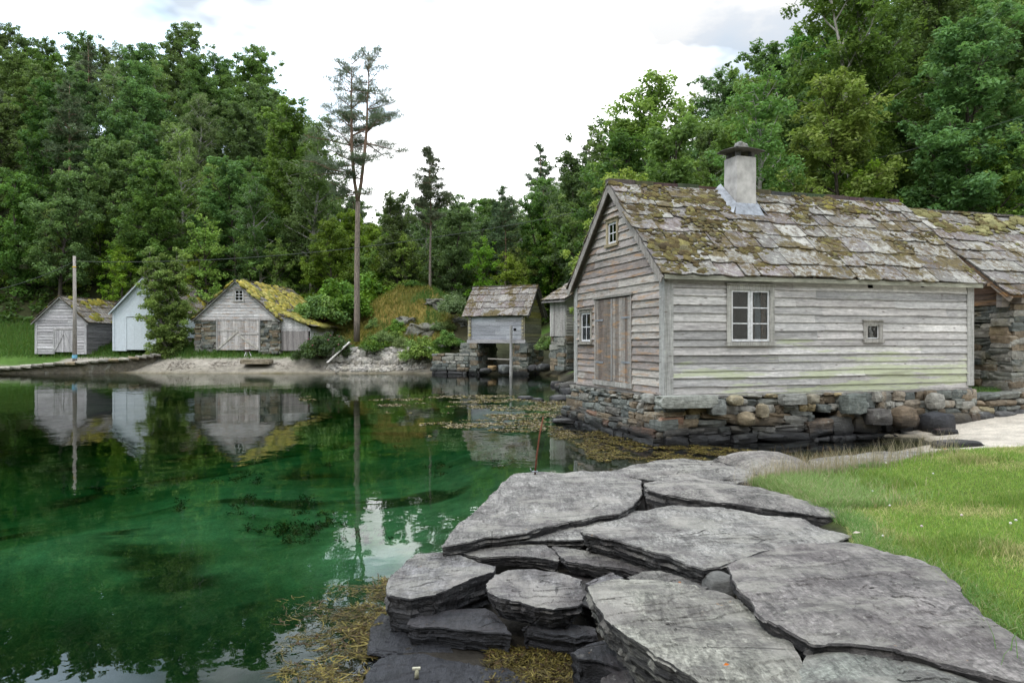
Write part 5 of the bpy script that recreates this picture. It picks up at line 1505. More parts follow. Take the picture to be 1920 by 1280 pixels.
boulder('rock', 'flat whitish slab of stone at the water against the house base', (P.x, P.y, .05), (.30, .24, .05), 211, k=.25, n=6, col=(.42, .42, .42))
for i, (px, py, Y, a, lb) in enumerate(((1072, 700, 30, .5, 'dark wet boulder half hidden behind the left corner post of the house'), (1058, 712, 31, .38, 'brown boulder on the mud between the small barn and the house'), (1068, 722, 28, .35, 'low black rock at the water behind the house corner'),
                                     (1045, 702, 33.5, .3, 'grey stone at the foot of the small barn, nearest the water'), (1080, 690, 30.5, .45, 'mossy grey boulder close against the back of the big boathouse'))):
    P = at(px, py, Y); zg = gz(P.x, P.y); boulder('rock', lb, (P.x, P.y, max(zg, -.05) + a * .3), (a, a * .8, a * .55), 300 + i, k=.55, n=7, col=((.09, .085, .075), (.15, .12, .09), (.05, .05, .05), (.17, .165, .155), (.12, .12, .09))[i], rz=i)
# rubble bank: the loose stones on the beach
r = random.Random(77); m = MB()
for i in range(900):
    px = r.choice((r.gauss(660, 24), r.gauss(740, 26), r.uniform(620, 800))); py = r.uniform(652, 690) if r.random() < .65 else r.gauss(680, 5)
    if not 560 < px < 850: continue
    Y = 46.8 + (690 - py) / 38 * 1.35; P = at(px, py, Y); zg = gz(P.x, P.y)
    s = r.uniform(.06, .20) * (1.5 if py < 668 else .7)
    v_, f_ = stone_shape((P.x, P.y, max(zg, .02) + s * .35), (s * r.uniform(.8, 1.4), s, s * .7), r.uniform(0, 3), n=2, k=.5, seed=i)
    m.add(v_, f_, stone_col(r, [(.42, .40, .36), (.34, .32, .30), (.48, .45, .41), (.25, .24, .22)]))
o = m.build('shore_stones', MAT['stone_far']); tag(o, 'loose pale stones scattered along the top of the far beach', 'stones', kind='stuff')
A = at(800, 612, 50.5)
for (px, py, Y, a, c, sd, lb) in ((792, 606, 50.6, 1.35, 1.15, 221, 'broad grey lichened rock face breaking out of the ochre mound'), (842, 632, 48.8, .8, .75, 222, 'lower mossy rock face between the mound and the storehouse'), (762, 600, 51.5, .8, .6, 223, 'smaller grey crag at the left of the broad rock face'),
    (815, 585, 52.5, .9, .7, 224, 'weathered crag above the broad rock face, near the mound top'), (715, 618, 50.2, .7, .45, 225, 'low grey rock in the ochre grass right of the forked pine'), (862, 600, 51.5, .6, .5, 226, 'small crag hidden in the brush left of the storehouse roof')):
    P = at(px, py, Y); zg = gz(P.x, P.y)
    boulder('outcrop', lb, (P.x, P.y + .6, zg - .05), (a * .85, .8, c * .68), sd, k=.4, n=18, col=(.13, .13, .11), mat='stone_dry', amp=.3, freq=2.2, cat='rock outcrop')
# ------------------------------------------------------------------ trees and bushes
class Tree:
    """skeleton collector: wood tubes + leaf clump centres"""
    def __init__(self, seed): self.r = random.Random(seed); self.np = np.random.RandomState(seed); self.m = MB(); self.cl = []
def leaf_mesh(name, cl, per, size, palette, rs, up=.35, flat=.65, long=1.5, droop=0.0):
    """cl: (x,y,z,radius); a cloud of leaf-sized faces about each centre"""
    cl = np.array(cl); n = len(cl)
    cnt = np.maximum(3, (per * (cl[:, 3] / cl[:, 3].mean()) ** 1.6).astype(int))
    idx = np.repeat(np.arange(n), cnt); N = len(idx)
    g = rs.normal(size=(N, 3)); g /= np.linalg.norm(g, axis=1, keepdims=True) + 1e-9
    rad = rs.uniform(0, 1, N) ** .45
    P = cl[idx, :3] + g * (rad * cl[idx, 3])[:, None] * np.array([1, 1, flat])
    P[:, 2] -= droop * rad * cl[idx, 3] * rs.uniform(0, 1, N)
    nrm = rs.normal(size=(N, 3)); nrm[:, 2] = np.abs(nrm[:, 2]) + up * 2; nrm += g * .6
    nrm /= np.linalg.norm(nrm, axis=1, keepdims=True)
    a = rs.normal(size=(N, 3)); a -= nrm * (a * nrm).sum(1, keepdims=True); a /= np.linalg.norm(a, axis=1, keepdims=True) + 1e-9
    b = np.cross(nrm, a)
    s = size * rs.uniform(.6, 1.35, N)[:, None]
    V = np.stack([P - a * s * .5 * long, P - b * s * .36 + a * s * .05, P + a * s * .5 * long - nrm * s * .12, P + b * s * .36 + a * s * .05], 1).reshape(-1, 3)
    Q = np.arange(N * 4).reshape(-1, 4)
    pal = np.array(palette); cc = pal[rs.randint(0, len(pal), n)][idx] * .65 + pal[rs.randint(0, len(pal), N)] * .35
    cc = cc * rs.uniform(.8, 1.25, n)[idx][:, None] * rs.uniform(.82, 1.2, N)[:, None]
    return mesh_np(name, V, Q, col=cc)
def bent(r, a, b, n, wob):
    a, b = Vector(a), Vector(b); L = (b - a).length; out = []
    ox, oy, oz = r.uniform(-9, 9), r.uniform(-9, 9), r.uniform(-9, 9)
    for i in range(n + 1):
        f = i / n; p = a.lerp(b, f); e = math.sin(f * math.pi) if i in (0, n) else 1
        k = wob * L * min(1, f * 3)
        out.append(p + Vector((mnoise.noise((f * 2 + ox, 0, 0)), mnoise.noise((f * 2 + oy, 5, 0)), .5 * mnoise.noise((f * 2 + oz, 9, 0)))) * k)
    return out
DEC = [(.120, .215, .050), (.100, .185, .048), (.150, .250, .056), (.085, .155, .048)]
LIME = [(.190, .290, .045), (.155, .255, .042), (.230, .320, .055)]
BIR = [(.150, .230, .074), (.125, .200, .070), (.180, .260, .084)]
PIN = [(.105, .145, .078), (.125, .165, .088), (.090, .128, .072), (.150, .185, .098)]
SPR = [(.050, .090, .044), (.062, .106, .050), (.042, .076, .040)]
def deciduous(seed, H, R, base, pal, per=90, leaf=.17, narrow=.5, bark=(.07, .06, .05), nl=22, stems=1, flat=.75, crad=.62, droop=0.0, up=.35):
    T = Tree(seed); r = T.r
    for st in range(stems):
        lean = (r.uniform(-.06, .06) * H + (st - (stems - 1) / 2) * R * .35, r.uniform(-.05, .05) * H)
        tr = bent(r, (0.12 * (st - (stems - 1) / 2), 0, -.6), (lean[0], lean[1], H * .93), 9, .05)
        tr[0] = Vector((0.1 * st, 0, -.6))
        rt = H * .014 + .03
        T.m.tube(tr, [rt * (1.25 if i == 0 else 1 - .88 * i / 9) for i in range(10)], 7, bark)
        n_ = nl // stems
        for k in range(n_):
            f = base + (1 - base) * (k + r.uniform(0, .8)) / n_
            f = min(f, .99)
            i = f * 9; i0 = min(int(i), 8); p = tr[i0].lerp(tr[i0 + 1], i - i0)
            g = (f - base) / (1 - base)
            prof = (math.sin(math.pi * min(1, (g * .70 + .16))) ** narrow) * (1 - .18 * g)
            L = R * prof * r.uniform(.72, 1.18) * (.85 if stems > 1 else 1)
            az = k * 2.4 + r.uniform(-.5, .5) + st * 1.3
            el = math.radians(r.uniform(8, 30) + 45 * g)
            q = p + Vector((math.cos(az) * math.cos(el), math.sin(az) * math.cos(el), math.sin(el))) * L
            br = bent(r, p, q, 4, .10)
            rb = rt * (1 - .85 * f) * .55 + .012
            T.m.tube(br, [rb * (1 - .8 * j / 4) for j in range(5)], 5, bark, cap=False)
            nc = max(4, int(L * 5.2))
            for c in range(nc):
                ff = .32 + .72 * (c + r.random()) / nc
                bp = br[min(int(ff * 4), 3)].lerp(br[min(int(ff * 4) + 1, 4)], min(1, ff * 4 - min(int(ff * 4), 3)))
                off = Vector((r.gauss(0, 1), r.gauss(0, 1), r.gauss(0, .8))) * (.20 + .24 * L * (.35 + .5 * ff)) * .70
                e = bp + off
                if c % 2 == 0: T.m.tube([bp, bp.lerp(e, .6) + Vector((0, 0, .05)), e], [.016, .011, .006], 4, bark, cap=False)
                T.cl.append((e.x, e.y, e.z, crad * r.uniform(.40, 1.15) * (.75 + .25 * (1 - g))))
        T.cl.append((tr[-1].x, tr[-1].y, tr[-1].z + .1, crad * .6))
    return T.m.mesh('trunk', True), leaf_mesh('crown', T.cl, per * .62, leaf * .88, pal, T.np, flat=flat, droop=droop, up=up)
def needle_mesh(name, cl, per, pal, rs, ln=.26, wd=.045, flat=.42):
    cl = np.array(cl); n = len(cl); cnt = np.maximum(4, (per * (cl[:, 3] / cl[:, 3].mean()) ** 1.5).astype(int))
    idx = np.repeat(np.arange(n), cnt); N = len(idx)
    g = rs.normal(size=(N, 3)); g[:, 2] = g[:, 2] * .8 + .2; g /= np.linalg.norm(g, axis=1, keepdims=True) + 1e-9
    P = cl[idx, :3] + g * (rs.uniform(0, 1, N) ** .5 * cl[idx, 3])[:, None] * np.array([1, 1, flat])
    a = g + rs.normal(size=(N, 3)) * .55 + np.array([0, 0, .35]); a /= np.linalg.norm(a, axis=1, keepdims=True)
    b = np.cross(a, rs.normal(size=(N, 3))); b /= np.linalg.norm(b, axis=1, keepdims=True) + 1e-9
    L = ln * rs.uniform(.6, 1.3, N)[:, None]
    V = np.stack([P - b * wd * .5, P + b * wd * .5, P + a * L + b * wd * .25, P + a * L - b * wd * .25], 1).reshape(-1, 3)
    pal = np.array(pal); cc = pal[rs.randint(0, len(pal), N)] * rs.uniform(.75, 1.25, n)[idx][:, None]
    return mesh_np(name, V, np.arange(N * 4).reshape(-1, 4), col=cc)
PB = [(.20, .165, .14), (.22, .15, .11), (.26, .16, .10)]
def pine(seed, H, R, base, per=110, tops=1, fork=.45, sparse=1.0, wd=.05, ln=.26, low=True, spread=.5):
    T = Tree(seed); r = T.r
    stems = []
    rt = H * .0082 + .03
    if tops == 1:
        stems.append((bent(r, (0, 0, -.6), (r.uniform(-.2, .2), 0, H), 12, .02), rt, base))
    else:
        lo = bent(r, (0, 0, -.6), (.05, 0, H * fork), 6, .01)
        T.m.tube(lo, [rt * (1.15 - .3 * i / 6) for i in range(7)], 9, PB[0])
        for sg in (-1, 1):
            e = Vector((sg * spread + .25, 0, H * (.985 if sg < 0 else 1)))
            a = lo[-1]; q = Vector((sg * spread * .75 + .1, 0, H * (fork + .2)))
            st = [a, a.lerp(q, .35) + Vector((sg * .06, 0, 0)), q] + [q.lerp(e, k / 6) + Vector((r.uniform(-.05, .05), r.uniform(-.05, .05), 0)) for k in range(1, 7)]
            stems.append((st, rt * .72, (base - fork) / (1 - fork)))
    for (tr, rr, bs) in stems:
        n = len(tr) - 1
        T.m.tube(tr, [rr * (1 - .86 * i / n) for i in range(n + 1)], 8, [PB[0] if tops == 1 and i / n < .45 else PB[1] for i in range(n) for _ in range(8)] + [PB[1]] * 2)
        Hs = tr[-1].z - tr[0].z
        nw = int(Hs * (1 - bs) * 1.5 * sparse)
        for k in range(nw):
            f = bs + (1 - bs) * (k + r.random() * .7) / nw
            i = f * n; i0 = min(int(i), n - 1); p = tr[i0].lerp(tr[i0 + 1], i - i0)
            g = (f - bs) / (1 - bs)
            for b in range(r.choice((2, 3, 3))):
                L = R * (1 - g * .85) ** .75 * r.uniform(.55, 1.15) * (.62 if g < .12 else 1)
                az = r.uniform(0, 6.28)
                el = math.radians(-12 + 50 * g + r.uniform(-22, 24))
                q = p + Vector((math.cos(az) * math.cos(el), math.sin(az) * math.cos(el), math.sin(el))) * L + Vector((0, 0, .12 * L))
                br = bent(r, p, q, 4, .12)
                T.m.tube(br, [(.020 + .010 * L) * (1 - .75 * j / 4) for j in range(5)], 5, PB[1], cap=False)
                nc = max(3, int(L * 4.6))
                for c in range(nc):
                    ff = .34 + .62 * (c + r.random()) / nc
                    j = min(int(ff * 4), 3); bp = br[j].lerp(br[j + 1], min(1.05, ff * 4 - j))
                    sd = Vector((-math.sin(az), math.cos(az), 0)) * r.gauss(0, .34 * L * ff * .8)
                    e = bp + sd + Vector((0, 0, r.uniform(-.10, .28)))
                    T.m.tube([bp, e], [.012, .008], 4, PB[1], cap=False)
                    T.cl.append((e.x, e.y, e.z + .06, r.uniform(.15, .38) * (1 - .3 * g)))
        T.cl.append((tr[-1].x, tr[-1].y, tr[-1].z, .25))
    return T.m.mesh('trunk', True), needle_mesh('crown', T.cl, per * .5, PIN, T.np, ln=ln, wd=wd)
def spruce(seed, H, R, per=60):
    T = Tree(seed); r = T.r
    tr = bent(r, (0, 0, -.6), (0, 0, H), 8, .01); T.m.tube(tr, [(H * .011 + .03) * (1 - .9 * i / 8) for i in range(9)], 7, (.06, .045, .035))
    n = int(H * 3.2)
    for k in range(n):
        f = .10 + .89 * k / n
        for b in range(6):
            L = R * (1 - f) ** .85 * r.uniform(.7, 1.15) + .12; az = r.uniform(0, 6.28)
            p = Vector((0, 0, f * H)); q = p + Vector((math.cos(az), math.sin(az), -.28 + .5 * f)) * L
            nc = max(1, int(L * 2.4))
            for c in range(nc):
                e = p.lerp(q, .3 + .7 * (c + r.random()) / nc); T.cl.append((e.x, e.y, e.z, .18 + .14 * L * .5))
    return T.m.mesh('trunk', True), needle_mesh('crown', T.cl, per * .5, SPR, T.np, ln=.22, wd=.06, flat=.5)
def bush(seed, R, H, pal, n=40, per=70, leaf=.10, crad=.38):
    T = Tree(seed); r = T.r
    for k in range(n):
        az = r.uniform(0, 6.28); rr_ = R * math.sqrt(r.random()); z = H * (1 - (rr_ / R) ** 2) * r.uniform(.45, 1) + .1
        e = Vector((math.cos(az) * rr_, math.sin(az) * rr_, z))
        T.m.tube([(e.x * .15, e.y * .15, -.1), (e.x * .6, e.y * .6, z * .55), e], [.02, .013, .006], 4, (.07, .05, .035), cap=False)
        T.cl.append((e.x, e.y, e.z, crad * r.uniform(.6, 1.2)))
        if z > crad: T.cl.append((e.x * .9, e.y * .9, e.z * .5, crad * r.uniform(.6, 1.1)))
    return T.m.mesh('stems', True), leaf_mesh('foliage', T.cl, per, leaf, pal, T.np, flat=.8)
PROTO = {
    'oak': deciduous(1, 12, 4.0, .18, DEC, per=105, leaf=.20, nl=26),
    'ash': deciduous(2, 13.5, 3.5, .22, DEC, per=100, leaf=.19, nl=28, narrow=.6),
    'alder': deciduous(3, 10.5, 3.1, .10, DEC, per=100, leaf=.18, nl=26, stems=2),
    'birch': deciduous(4, 13, 2.7, .16, BIR, per=75, leaf=.15, nl=34, narrow=.75, bark=(.30, .29, .27), crad=.55, droop=.5),
    'lime': deciduous(5, 9.5, 3.0, .10, LIME, per=100, leaf=.17, nl=26, narrow=.6),
    'linden': deciduous(6, 14.5, 4.2, .14, DEC, per=115, leaf=.20, nl=32, narrow=.45),
    'pine': pine(7, 14, 2.6, .45, per=110, wd=.06),
    'tallpine': pine(8, 16, 2.4, .55, per=110, wd=.06),
    'spruce': spruce(9, 12, 2.5),
    'sapling': deciduous(10, 5.5, 1.7, .06, LIME, per=70, leaf=.13, nl=20, crad=.42, narrow=.6),
}
KINDN = {'oak': ('broadleaf_tree', 'tree'), 'ash': ('broadleaf_tree', 'tree'), 'alder': ('broadleaf_tree', 'tree'), 'birch': ('birch_tree', 'birch'), 'lime': ('broadleaf_tree', 'tree'), 'linden': ('broadleaf_tree', 'tree'),
         'pine': ('pine_tree', 'pine'), 'tallpine': ('pine_tree', 'pine'), 'spruce': ('spruce_tree', 'spruce'), 'sapling': ('young_tree', 'young tree')}
LOOK = {'oak': 'round-crowned leafy tree', 'ash': 'tall full-crowned leafy tree', 'alder': 'twin-stemmed bushy leafy tree', 'birch': 'slender feathery birch', 'lime': 'yellow-green leafy tree', 'linden': 'big dense dark green leafy tree',
        'pine': 'dark scots pine with layered crown', 'tallpine': 'tall bare-stemmed scots pine', 'spruce': 'dark pointed spruce', 'sapling': 'light green young tree'}
def tree(kind, x, y, s, label=None, group=None, z=None, rz=None, meshes=None, sz=None):
    nm, cat = KINDN[kind]
    z = gz(x, y) if z is None else z
    t = thing(nm, label, cat, (x, y, z - .05), rnd.uniform(0, 6.28) if rz is None else rz, group)
    t.scale = (s, s, s if sz is None else sz)
    tm, cm = meshes or PROTO[kind]
    a = link('trunk', tm, MAT['bark'], t); b = link('crown', cm, MAT['needle' if kind in ('pine', 'tallpine', 'spruce') else 'leaf'], t)
    return t
placed = []
def fits(x, y, dmin): return all((x - a) ** 2 + (y - b) ** 2 > (dmin * .5 + c * .5) ** 2 for a, b, c in placed)
# landmark trees ------------------------------------------------
P = at(669, 622, 49.5)
hp = pine(77, (622 - 100) / F * 49.5, 3.5, .485, per=100, tops=2, fork=.47, sparse=1.0, wd=.026, ln=.18, spread=.62)
tree('tallpine', P.x, P.y, 1, 'very tall scots pine forking into two slim stems above the rose bush', z=P.z, rz=0, meshes=hp); placed.append((P.x, P.y, 3))
P = at(806, 548, 55); H_ = (548 - 288) / F * 55
lp = pine(78, H_, 2.1, .50, per=120, sparse=1.5, wd=.045, ln=.22)
tree('tallpine', P.x, P.y, 1, 'lone slim pine with a small tufted top behind the ochre mound', rz=1.0, meshes=lp); placed.append((P.x, P.y, 3))
P = at(585, 500, 62)
tree('birch', P.x, P.y, 1.12, 'tall pale-green birch left of the forked pine, above the mossy roof', rz=2.0, z=at(585, 470, 62).z - 3.0); placed.append((P.x, P.y, 3.5))
P = at(312, 655, 49.5)
yt = deciduous(31, 6.3, 1.95, .02, [(.20, .29, .10), (.17, .26, .09), (.23, .32, .10)], per=150, leaf=.12, nl=70, crad=.40, narrow=.5, stems=2, bark=(.2, .18, .16))
tree('alder', P.x, P.y, 1, 'young tree standing right in front of the pale blue boathouse', z=min(P.z, gz(P.x, P.y) + .1), rz=.4, meshes=yt); placed.append((P.x, P.y, 2))
P = at(1228, 330, 44)
tree('lime', P.x, P.y, 1.25, 'bright yellow-green tree rising behind the gable ridge of the big boathouse', rz=.3, z=at(1228, 165, 44).z - 9.5 * 1.2, sz=1.2); placed.append((P.x, P.y, 5))
P = at(1610, 380, 38)
ln_ = deciduous(41, 15, 4.8, .12, DEC, per=115, leaf=.17, nl=36, narrow=.45, stems=3, bark=(.28, .27, .24), crad=.66)
tree('linden', P.x, P.y, 1, 'largest tree on the right with several pale grey stems above the big roof', z=gz(P.x, P.y) - .3, rz=.4, meshes=ln_); placed.append((P.x, P.y, 6))
P = at(1015, 380, 88)
tree('tallpine', P.x, P.y, 1.0, 'airy pine topping the distant ridge left of the gable', rz=.2); placed.append((P.x, P.y, 3))
# the woods ------------------------------------------------------
# how high the woods stand against the sky, along the horizon
SKX = [-160, 0, 60, 110, 200, 300, 400, 450, 520, 560, 600, 640, 700, 760, 870, 950, 1020, 1060, 1100, 1150, 1200, 1240, 1300, 1350, 1450, 1560, 1640, 1920, 2100]
SKY = [5, 15, 78, 52, 55, 36, 48, 60, 108, 170, 290, 375, 385, 368, 372, 342, 305, 292, 262, 235, 205, 190, 185, 150, 95, 30, -10, -120, -160]
HT = {'oak': 12, 'ash': 13.5, 'alder': 10.5, 'birch': 13, 'lime': 9.5, 'linden': 14.5, 'pine': 14, 'tallpine': 16, 'spruce': 12, 'sapling': 5.5}
r = random.Random(2024)
def wood(px0, px1, Y0, Y1, spacing, kinds, weights, group, where, smin=.8, smax=1.15, maxn=200):
    n = 0; tries = 0
    while tries < 5000 and n < maxn:
        tries += 1
        Y = math.sqrt(r.uniform(Y0 ** 2, Y1 ** 2)); px = r.uniform(px0, px1)
        x = (px - 960) / F * Y
        if not fits(x, Y, spacing): continue
        t, s = house_st(x, Y)
        if -2 < t < 18 and -3 < s < 10: continue
        if px < 1135 and Y < 52: continue
        if Y < 58 and px < 640: continue
        k = r.choices(kinds, weights)[0]
        sc = r.uniform(smin, smax)
        zg = gz(x, Y); top = CAMZ + (640 - np.interp(px, SKX, SKY) + r.uniform(-30, 10)) / F * Y
        if zg + HT[k] * sc > top: sc = (top - zg) / HT[k]
        if sc < .42: continue
        tree(k, x, Y, sc, LOOK[k] + ' ' + where, group)
        placed.append((x, Y, spacing)); n += 1
    return n
c1 = wood(-160, 590, 59, 104, 4.3, ['oak', 'ash', 'linden', 'alder', 'birch', 'lime', 'pine', 'tallpine', 'spruce'], [26, 24, 16, 16, 12, 5, 5, 3, 1], 'trees of the wood on the left hill', 'in the dense wood on the left hill', .75, 1.08, 130)
c2 = wood(590, 1110, 58, 100, 3.4, ['oak', 'alder', 'birch', 'lime', 'pine', 'tallpine', 'spruce'], [20, 20, 18, 14, 10, 5, 2], 'trees of the low wood in the middle', 'in the low wood across the middle', .7, .95, 110)
c3 = wood(1060, 2100, 31, 66, 4.4, ['oak', 'ash', 'linden', 'alder', 'birch', 'lime', 'pine', 'spruce'], [22, 22, 18, 14, 8, 8, 3, 1], 'trees of the wood on the right slope', 'in the tall wood on the right slope', .78, 1.08, 90)
print('woods', c1, c2, c3)
# understorey: saplings and bushes along the shore
SB = [bush(51, 1.2, 1.1, DEC + LIME[:1], n=46, per=75, leaf=.10), bush(52, 1.3, 1.5, LIME + DEC[:1], n=46, per=75, leaf=.11), bush(53, 1.0, .9, BIR, n=40, per=70, leaf=.09)]
def shrub(k, px, py, Y, s, label, nm='bush', cat='bush', group=None, dz=0.0, sz=None):
    P = at(px, py, Y); z = gz(P.x, P.y) if py is None else P.z
    t = thing(nm, label, cat, (P.x, P.y, z + dz), rnd.uniform(0, 6.28), group); t.scale = (s, s, s if sz is None else sz)
    link('stems', SB[k][0], MAT['bark'], t); link('foliage', SB[k][1], MAT['bush_leaf'], t); return t
ROSE = bush(61, 2.0, 1.45, [(.045, .11, .022), (.06, .13, .028), (.035, .085, .02)], n=95, per=100, leaf=.10, crad=.36)
P = at(612, 664, 48.0); t = thing('rose_bush', 'wide dark green rose bush with pink blooms beside the lean-to', 'bush', (P.x, P.y, P.z - .2), .4)
link('stems', ROSE[0], MAT['bark'], t); link('foliage', ROSE[1], MAT['bush_leaf'], t)
m = MB(); rr = random.Random(5)
for i in range(7):
    a = rr.uniform(3.3, 6.1); q = (math.cos(a) * rr.uniform(.6, 1.9), math.sin(a) * rr.uniform(.6, 1.9)); zt = 1.45 * (1 - (q[0] ** 2 + q[1] ** 2) / 4.2) * .9 + .35
    v_, f_ = stone_shape((q[0], q[1], zt), (.045, .045, .03), 0, n=2, k=1, seed=i); m.add(v_, f_, (.30, .06, .12))
m.build('blossoms', MAT['plain'], t)['kind'] = 'stuff'
shrub(0, 702, 656, 48.2, .8, 'green bush spilling over the pale rubble stones', sz=.8)
shrub(1, 785, 672, 46.9, .9, 'bright green bush at the foot of the ochre mound, nearest the quay')
shrub(2, 752, 652, 48.4, .7, 'grey-green bush just left of the bright green one')
shrub(2, 718, 640, 48.6, .7, 'feathery bush on the bank above the rubble stones')
shrub(1, 838, 646, 47.8, .6, 'small yellowish bush on top of the stone quay')
shrub(0, 600, 600, 52, 1.5, 'leafy bush behind the lean-to of the mossy boathouse')
shrub(1, 640, 590, 53.5, 1.6, 'light green bush behind the foot of the forked pine')
shrub(1, 690, 575, 57, 1.7, 'light green bush up the bank right of the forked pine')
shrub(0, 1040, 650, 34.5, .42, 'dark bush growing at the foot of the small barn wall')
shrub(1, 1026, 655, 42, .5, 'bush between the storehouse and the small barn')
rs3 = random.Random(41)
for i, lb in enumerate(('small shrub on the top of the ochre mound', 'grey-green scrub on the left flank of the ochre mound', 'scrub between the two grey crags', 'low scrub above the stone quay', 'bright shrub halfway up the mound',
                        'thin shrub right of the broad rock face', 'low green shrub left of the broad rock face', 'round shrub at the foot of the broad rock face', 'scrub behind the storehouse roof corner')):
    px, Y = ((775, 55), (700, 52), (822, 50.6), (855, 49), (745, 51), (838, 50.8), (742, 50), (790, 48.6), (880, 52))[i]
    x = (px - 960) / F * Y; P_ = Vector((x, Y, gz(x, Y)))
    t = thing('bush', lb, 'bush', P_, i); s = rs3.uniform(.35, .65); t.scale = (s, s, s * rs3.uniform(.7, 1.2))
    link('stems', SB[i % 3][0], MAT['bark'], t); link('foliage', SB[i % 3][1], MAT['bush_leaf'], t)
shrub(2, 850, 585, 50.5, 1.0, 'thin scrub just left of the storehouse roof', sz=1.3)
rs2 = random.Random(99); n = 0
for i in range(46):
    px = rs2.choice((rs2.uniform(-60, 640), rs2.uniform(640, 1080), rs2.uniform(640, 1080), rs2.uniform(1250, 2000)))
    Y = rs2.uniform(58, 66) if px < 1100 else rs2.uniform(27, 34)
    x = (px - 960) / F * Y
    t_, s_ = house_st(x, Y)
    if -2 < t_ < 18 and -3 < s_ < 7: continue
    tree('sapling', x, Y, rs2.uniform(.7, 1.15), LOOK['sapling'] + ' at the foot of the wood', 'young trees at the foot of the wood')
for i, (px, Y, s, lb) in enumerate(((385, 58.5, 1.35, 'light green tree peeping over the left slope of the mossy boathouse'), (470, 60, 1.15, 'light green young tree directly behind the mossy boathouse window gable'), (905, 56.5, 1.05, 'light green young tree behind the storehouse roof, left one'),
                                     (960, 55, 1.0, 'green young tree behind the storehouse roof, right one'), (760, 58, .95, 'young tree on the skyline of the ochre mound'), (1046, 60, 1.3, 'green tree just left of the big boathouse gable'))):
    tree('sapling', (px - 960) / F * Y, Y, s, lb)

# labels: say where in the wood a tree stands, and number the ones that still read alike
def where(px):
    for lim, w in ((60, 'at the far left edge'), (205, 'above the small grey boathouse'), (345, 'above the pale blue boathouse'), (470, 'above the mossy roof'), (640, 'left of the forked pine'), (760, 'right of the forked pine'),
                   (870, 'over the ochre mound'), (1000, 'over the storehouse'), (1090, 'left of the big gable'), (1230, 'over the big gable'), (1370, 'left of the chimney'), (1520, 'right of the chimney'), (1720, 'over the big slate roof'), (3000, 'over the log barn')):
        if px < lim: return w
from collections import defaultdict
G = defaultdict(list)
for o in SC.collection.objects:
    if o.type == 'EMPTY' and o.get('group') and o['group'].startswith(('trees of', 'young trees')):
        x, y = o.location.x, o.location.y; px = 960 + F * x / y
        row = 'front row' if y < 64 else 'mid slope' if y < 82 else 'crest'
        if px > 1100: row = 'front row' if y < 42 else 'mid slope' if y < 54 else 'crest'
        size = 'small ' if o.scale.x < .68 else 'large ' if o.scale.x > .96 else ''
        kind = o['label'].split(' in the ')[0].split(' at the ')[0]
        o['label'] = size + kind + ' ' + where(px) + ', ' + row
        G[o['label']].append((px, o))
ORD = ['leftmost', 'second from left', 'third from left', 'fourth from left', 'fifth from left', 'sixth from left', 'seventh from left', 'eighth from left']
for lab, L in G.items():
    if len(L) > 1:
        L.sort(key=lambda q: q[0])
        for i, (px, o) in enumerate(L): o['label'] = lab + ', ' + ('rightmost' if i == len(L) - 1 else ORD[min(i, 7)])
# ------------------------------------------------------------------ grass
def blades(name, X, Y, Z, H, W, bend, cols, rs, label, mat='grass_blade', cat='grass', lean=None):
    n = len(X); a = rs.uniform(0, 2 * math.pi, n); da = rs.uniform(0, 2 * math.pi, n)
    w = np.stack([np.cos(a), np.sin(a), np.zeros(n)], -1) * (W / 2)[:, None]
    dd = np.stack([np.cos(da), np.sin(da), np.zeros(n)], -1) * (H * bend)[:, None]
    if lean is not None: dd = dd + np.array(lean) * H[:, None]
    B = np.stack([X, Y, Z - .01], -1); up = np.array([0, 0, 1.0])
    M1 = B + dd * .35 + up * (H * .6)[:, None]; T = B + dd + up * (H * np.sqrt(np.maximum(.15, 1 - (bend * .8) ** 2)))[:, None]
    V = np.stack([B - w, B + w, M1 + w * .75, M1 - w * .75, T + w * .12, T - w * .12], 1).reshape(-1, 3)
    k = np.arange(n)[:, None] * 6
    Q = np.concatenate([k + np.array([0, 1, 2, 3]), k + np.array([3, 2, 4, 5])]); cc = np.concatenate([cols, cols])
    o = link(name, mesh_np(name, V, Q, col=cc), MAT[mat]); return tag(o, label, cat, kind='stuff')
rs = np.random.RandomState(5)
def lawn_points(n, xr, yr, dmin=-.03):
    x = rs.uniform(*xr, n); y = yr[0] + (yr[1] - yr[0]) * rs.uniform(0, 1, n) ** 1.15
    ok = (sdist(LAWN, x, y) > dmin) & (x < y * .78 + 1.2); return x[ok], y[ok]
xs, ys = lawn_points(520000, (2.1, 9.6), (2.3, 10.2))
zs = ground(xs, ys)
dry = fbm(xs * .9, ys * .9, 0, 4, 71); dr2 = fbm(xs * 3.3, ys * 3.3, 0, 3, 72)
G1, G2, G3, G4 = np.array([.25, .36, .085]), np.array([.16, .28, .060]), np.array([.52, .47, .24]), np.array([.33, .42, .10])
pick = rs.uniform(0, 1, len(xs))
cols = np.where((pick < .4)[:, None], G1, np.where((pick < .7)[:, None], G4, G2))
dm = np.clip((dry - .46) * 4 + (dr2 - .5) * 1.4, 0, 1)
cols = np.where((rs.uniform(0, 1, len(xs)) < dm * .8 + .05)[:, None], G3 * rs.uniform(.7, 1.2, len(xs))[:, None], cols)
lush = sstep(.55, .70, fbm(xs * 1.6, ys * 1.6, 0, 3, 75))
cols = cols * (1 - .25 * lush[:, None]) * rs.uniform(.8, 1.2, len(xs))[:, None]
Hh = rs.uniform(.018, .045, len(xs)) * (1 + 1.2 * lush) * np.where(rs.uniform(0, 1, len(xs)) < .03, 2.2, 1)
blades('grass', xs, ys, zs, Hh, rs.uniform(.0025, .005, len(xs)), rs.uniform(.3, 1.0, len(xs)), cols, rs, 'short green lawn turf with straw-coloured dry patches')
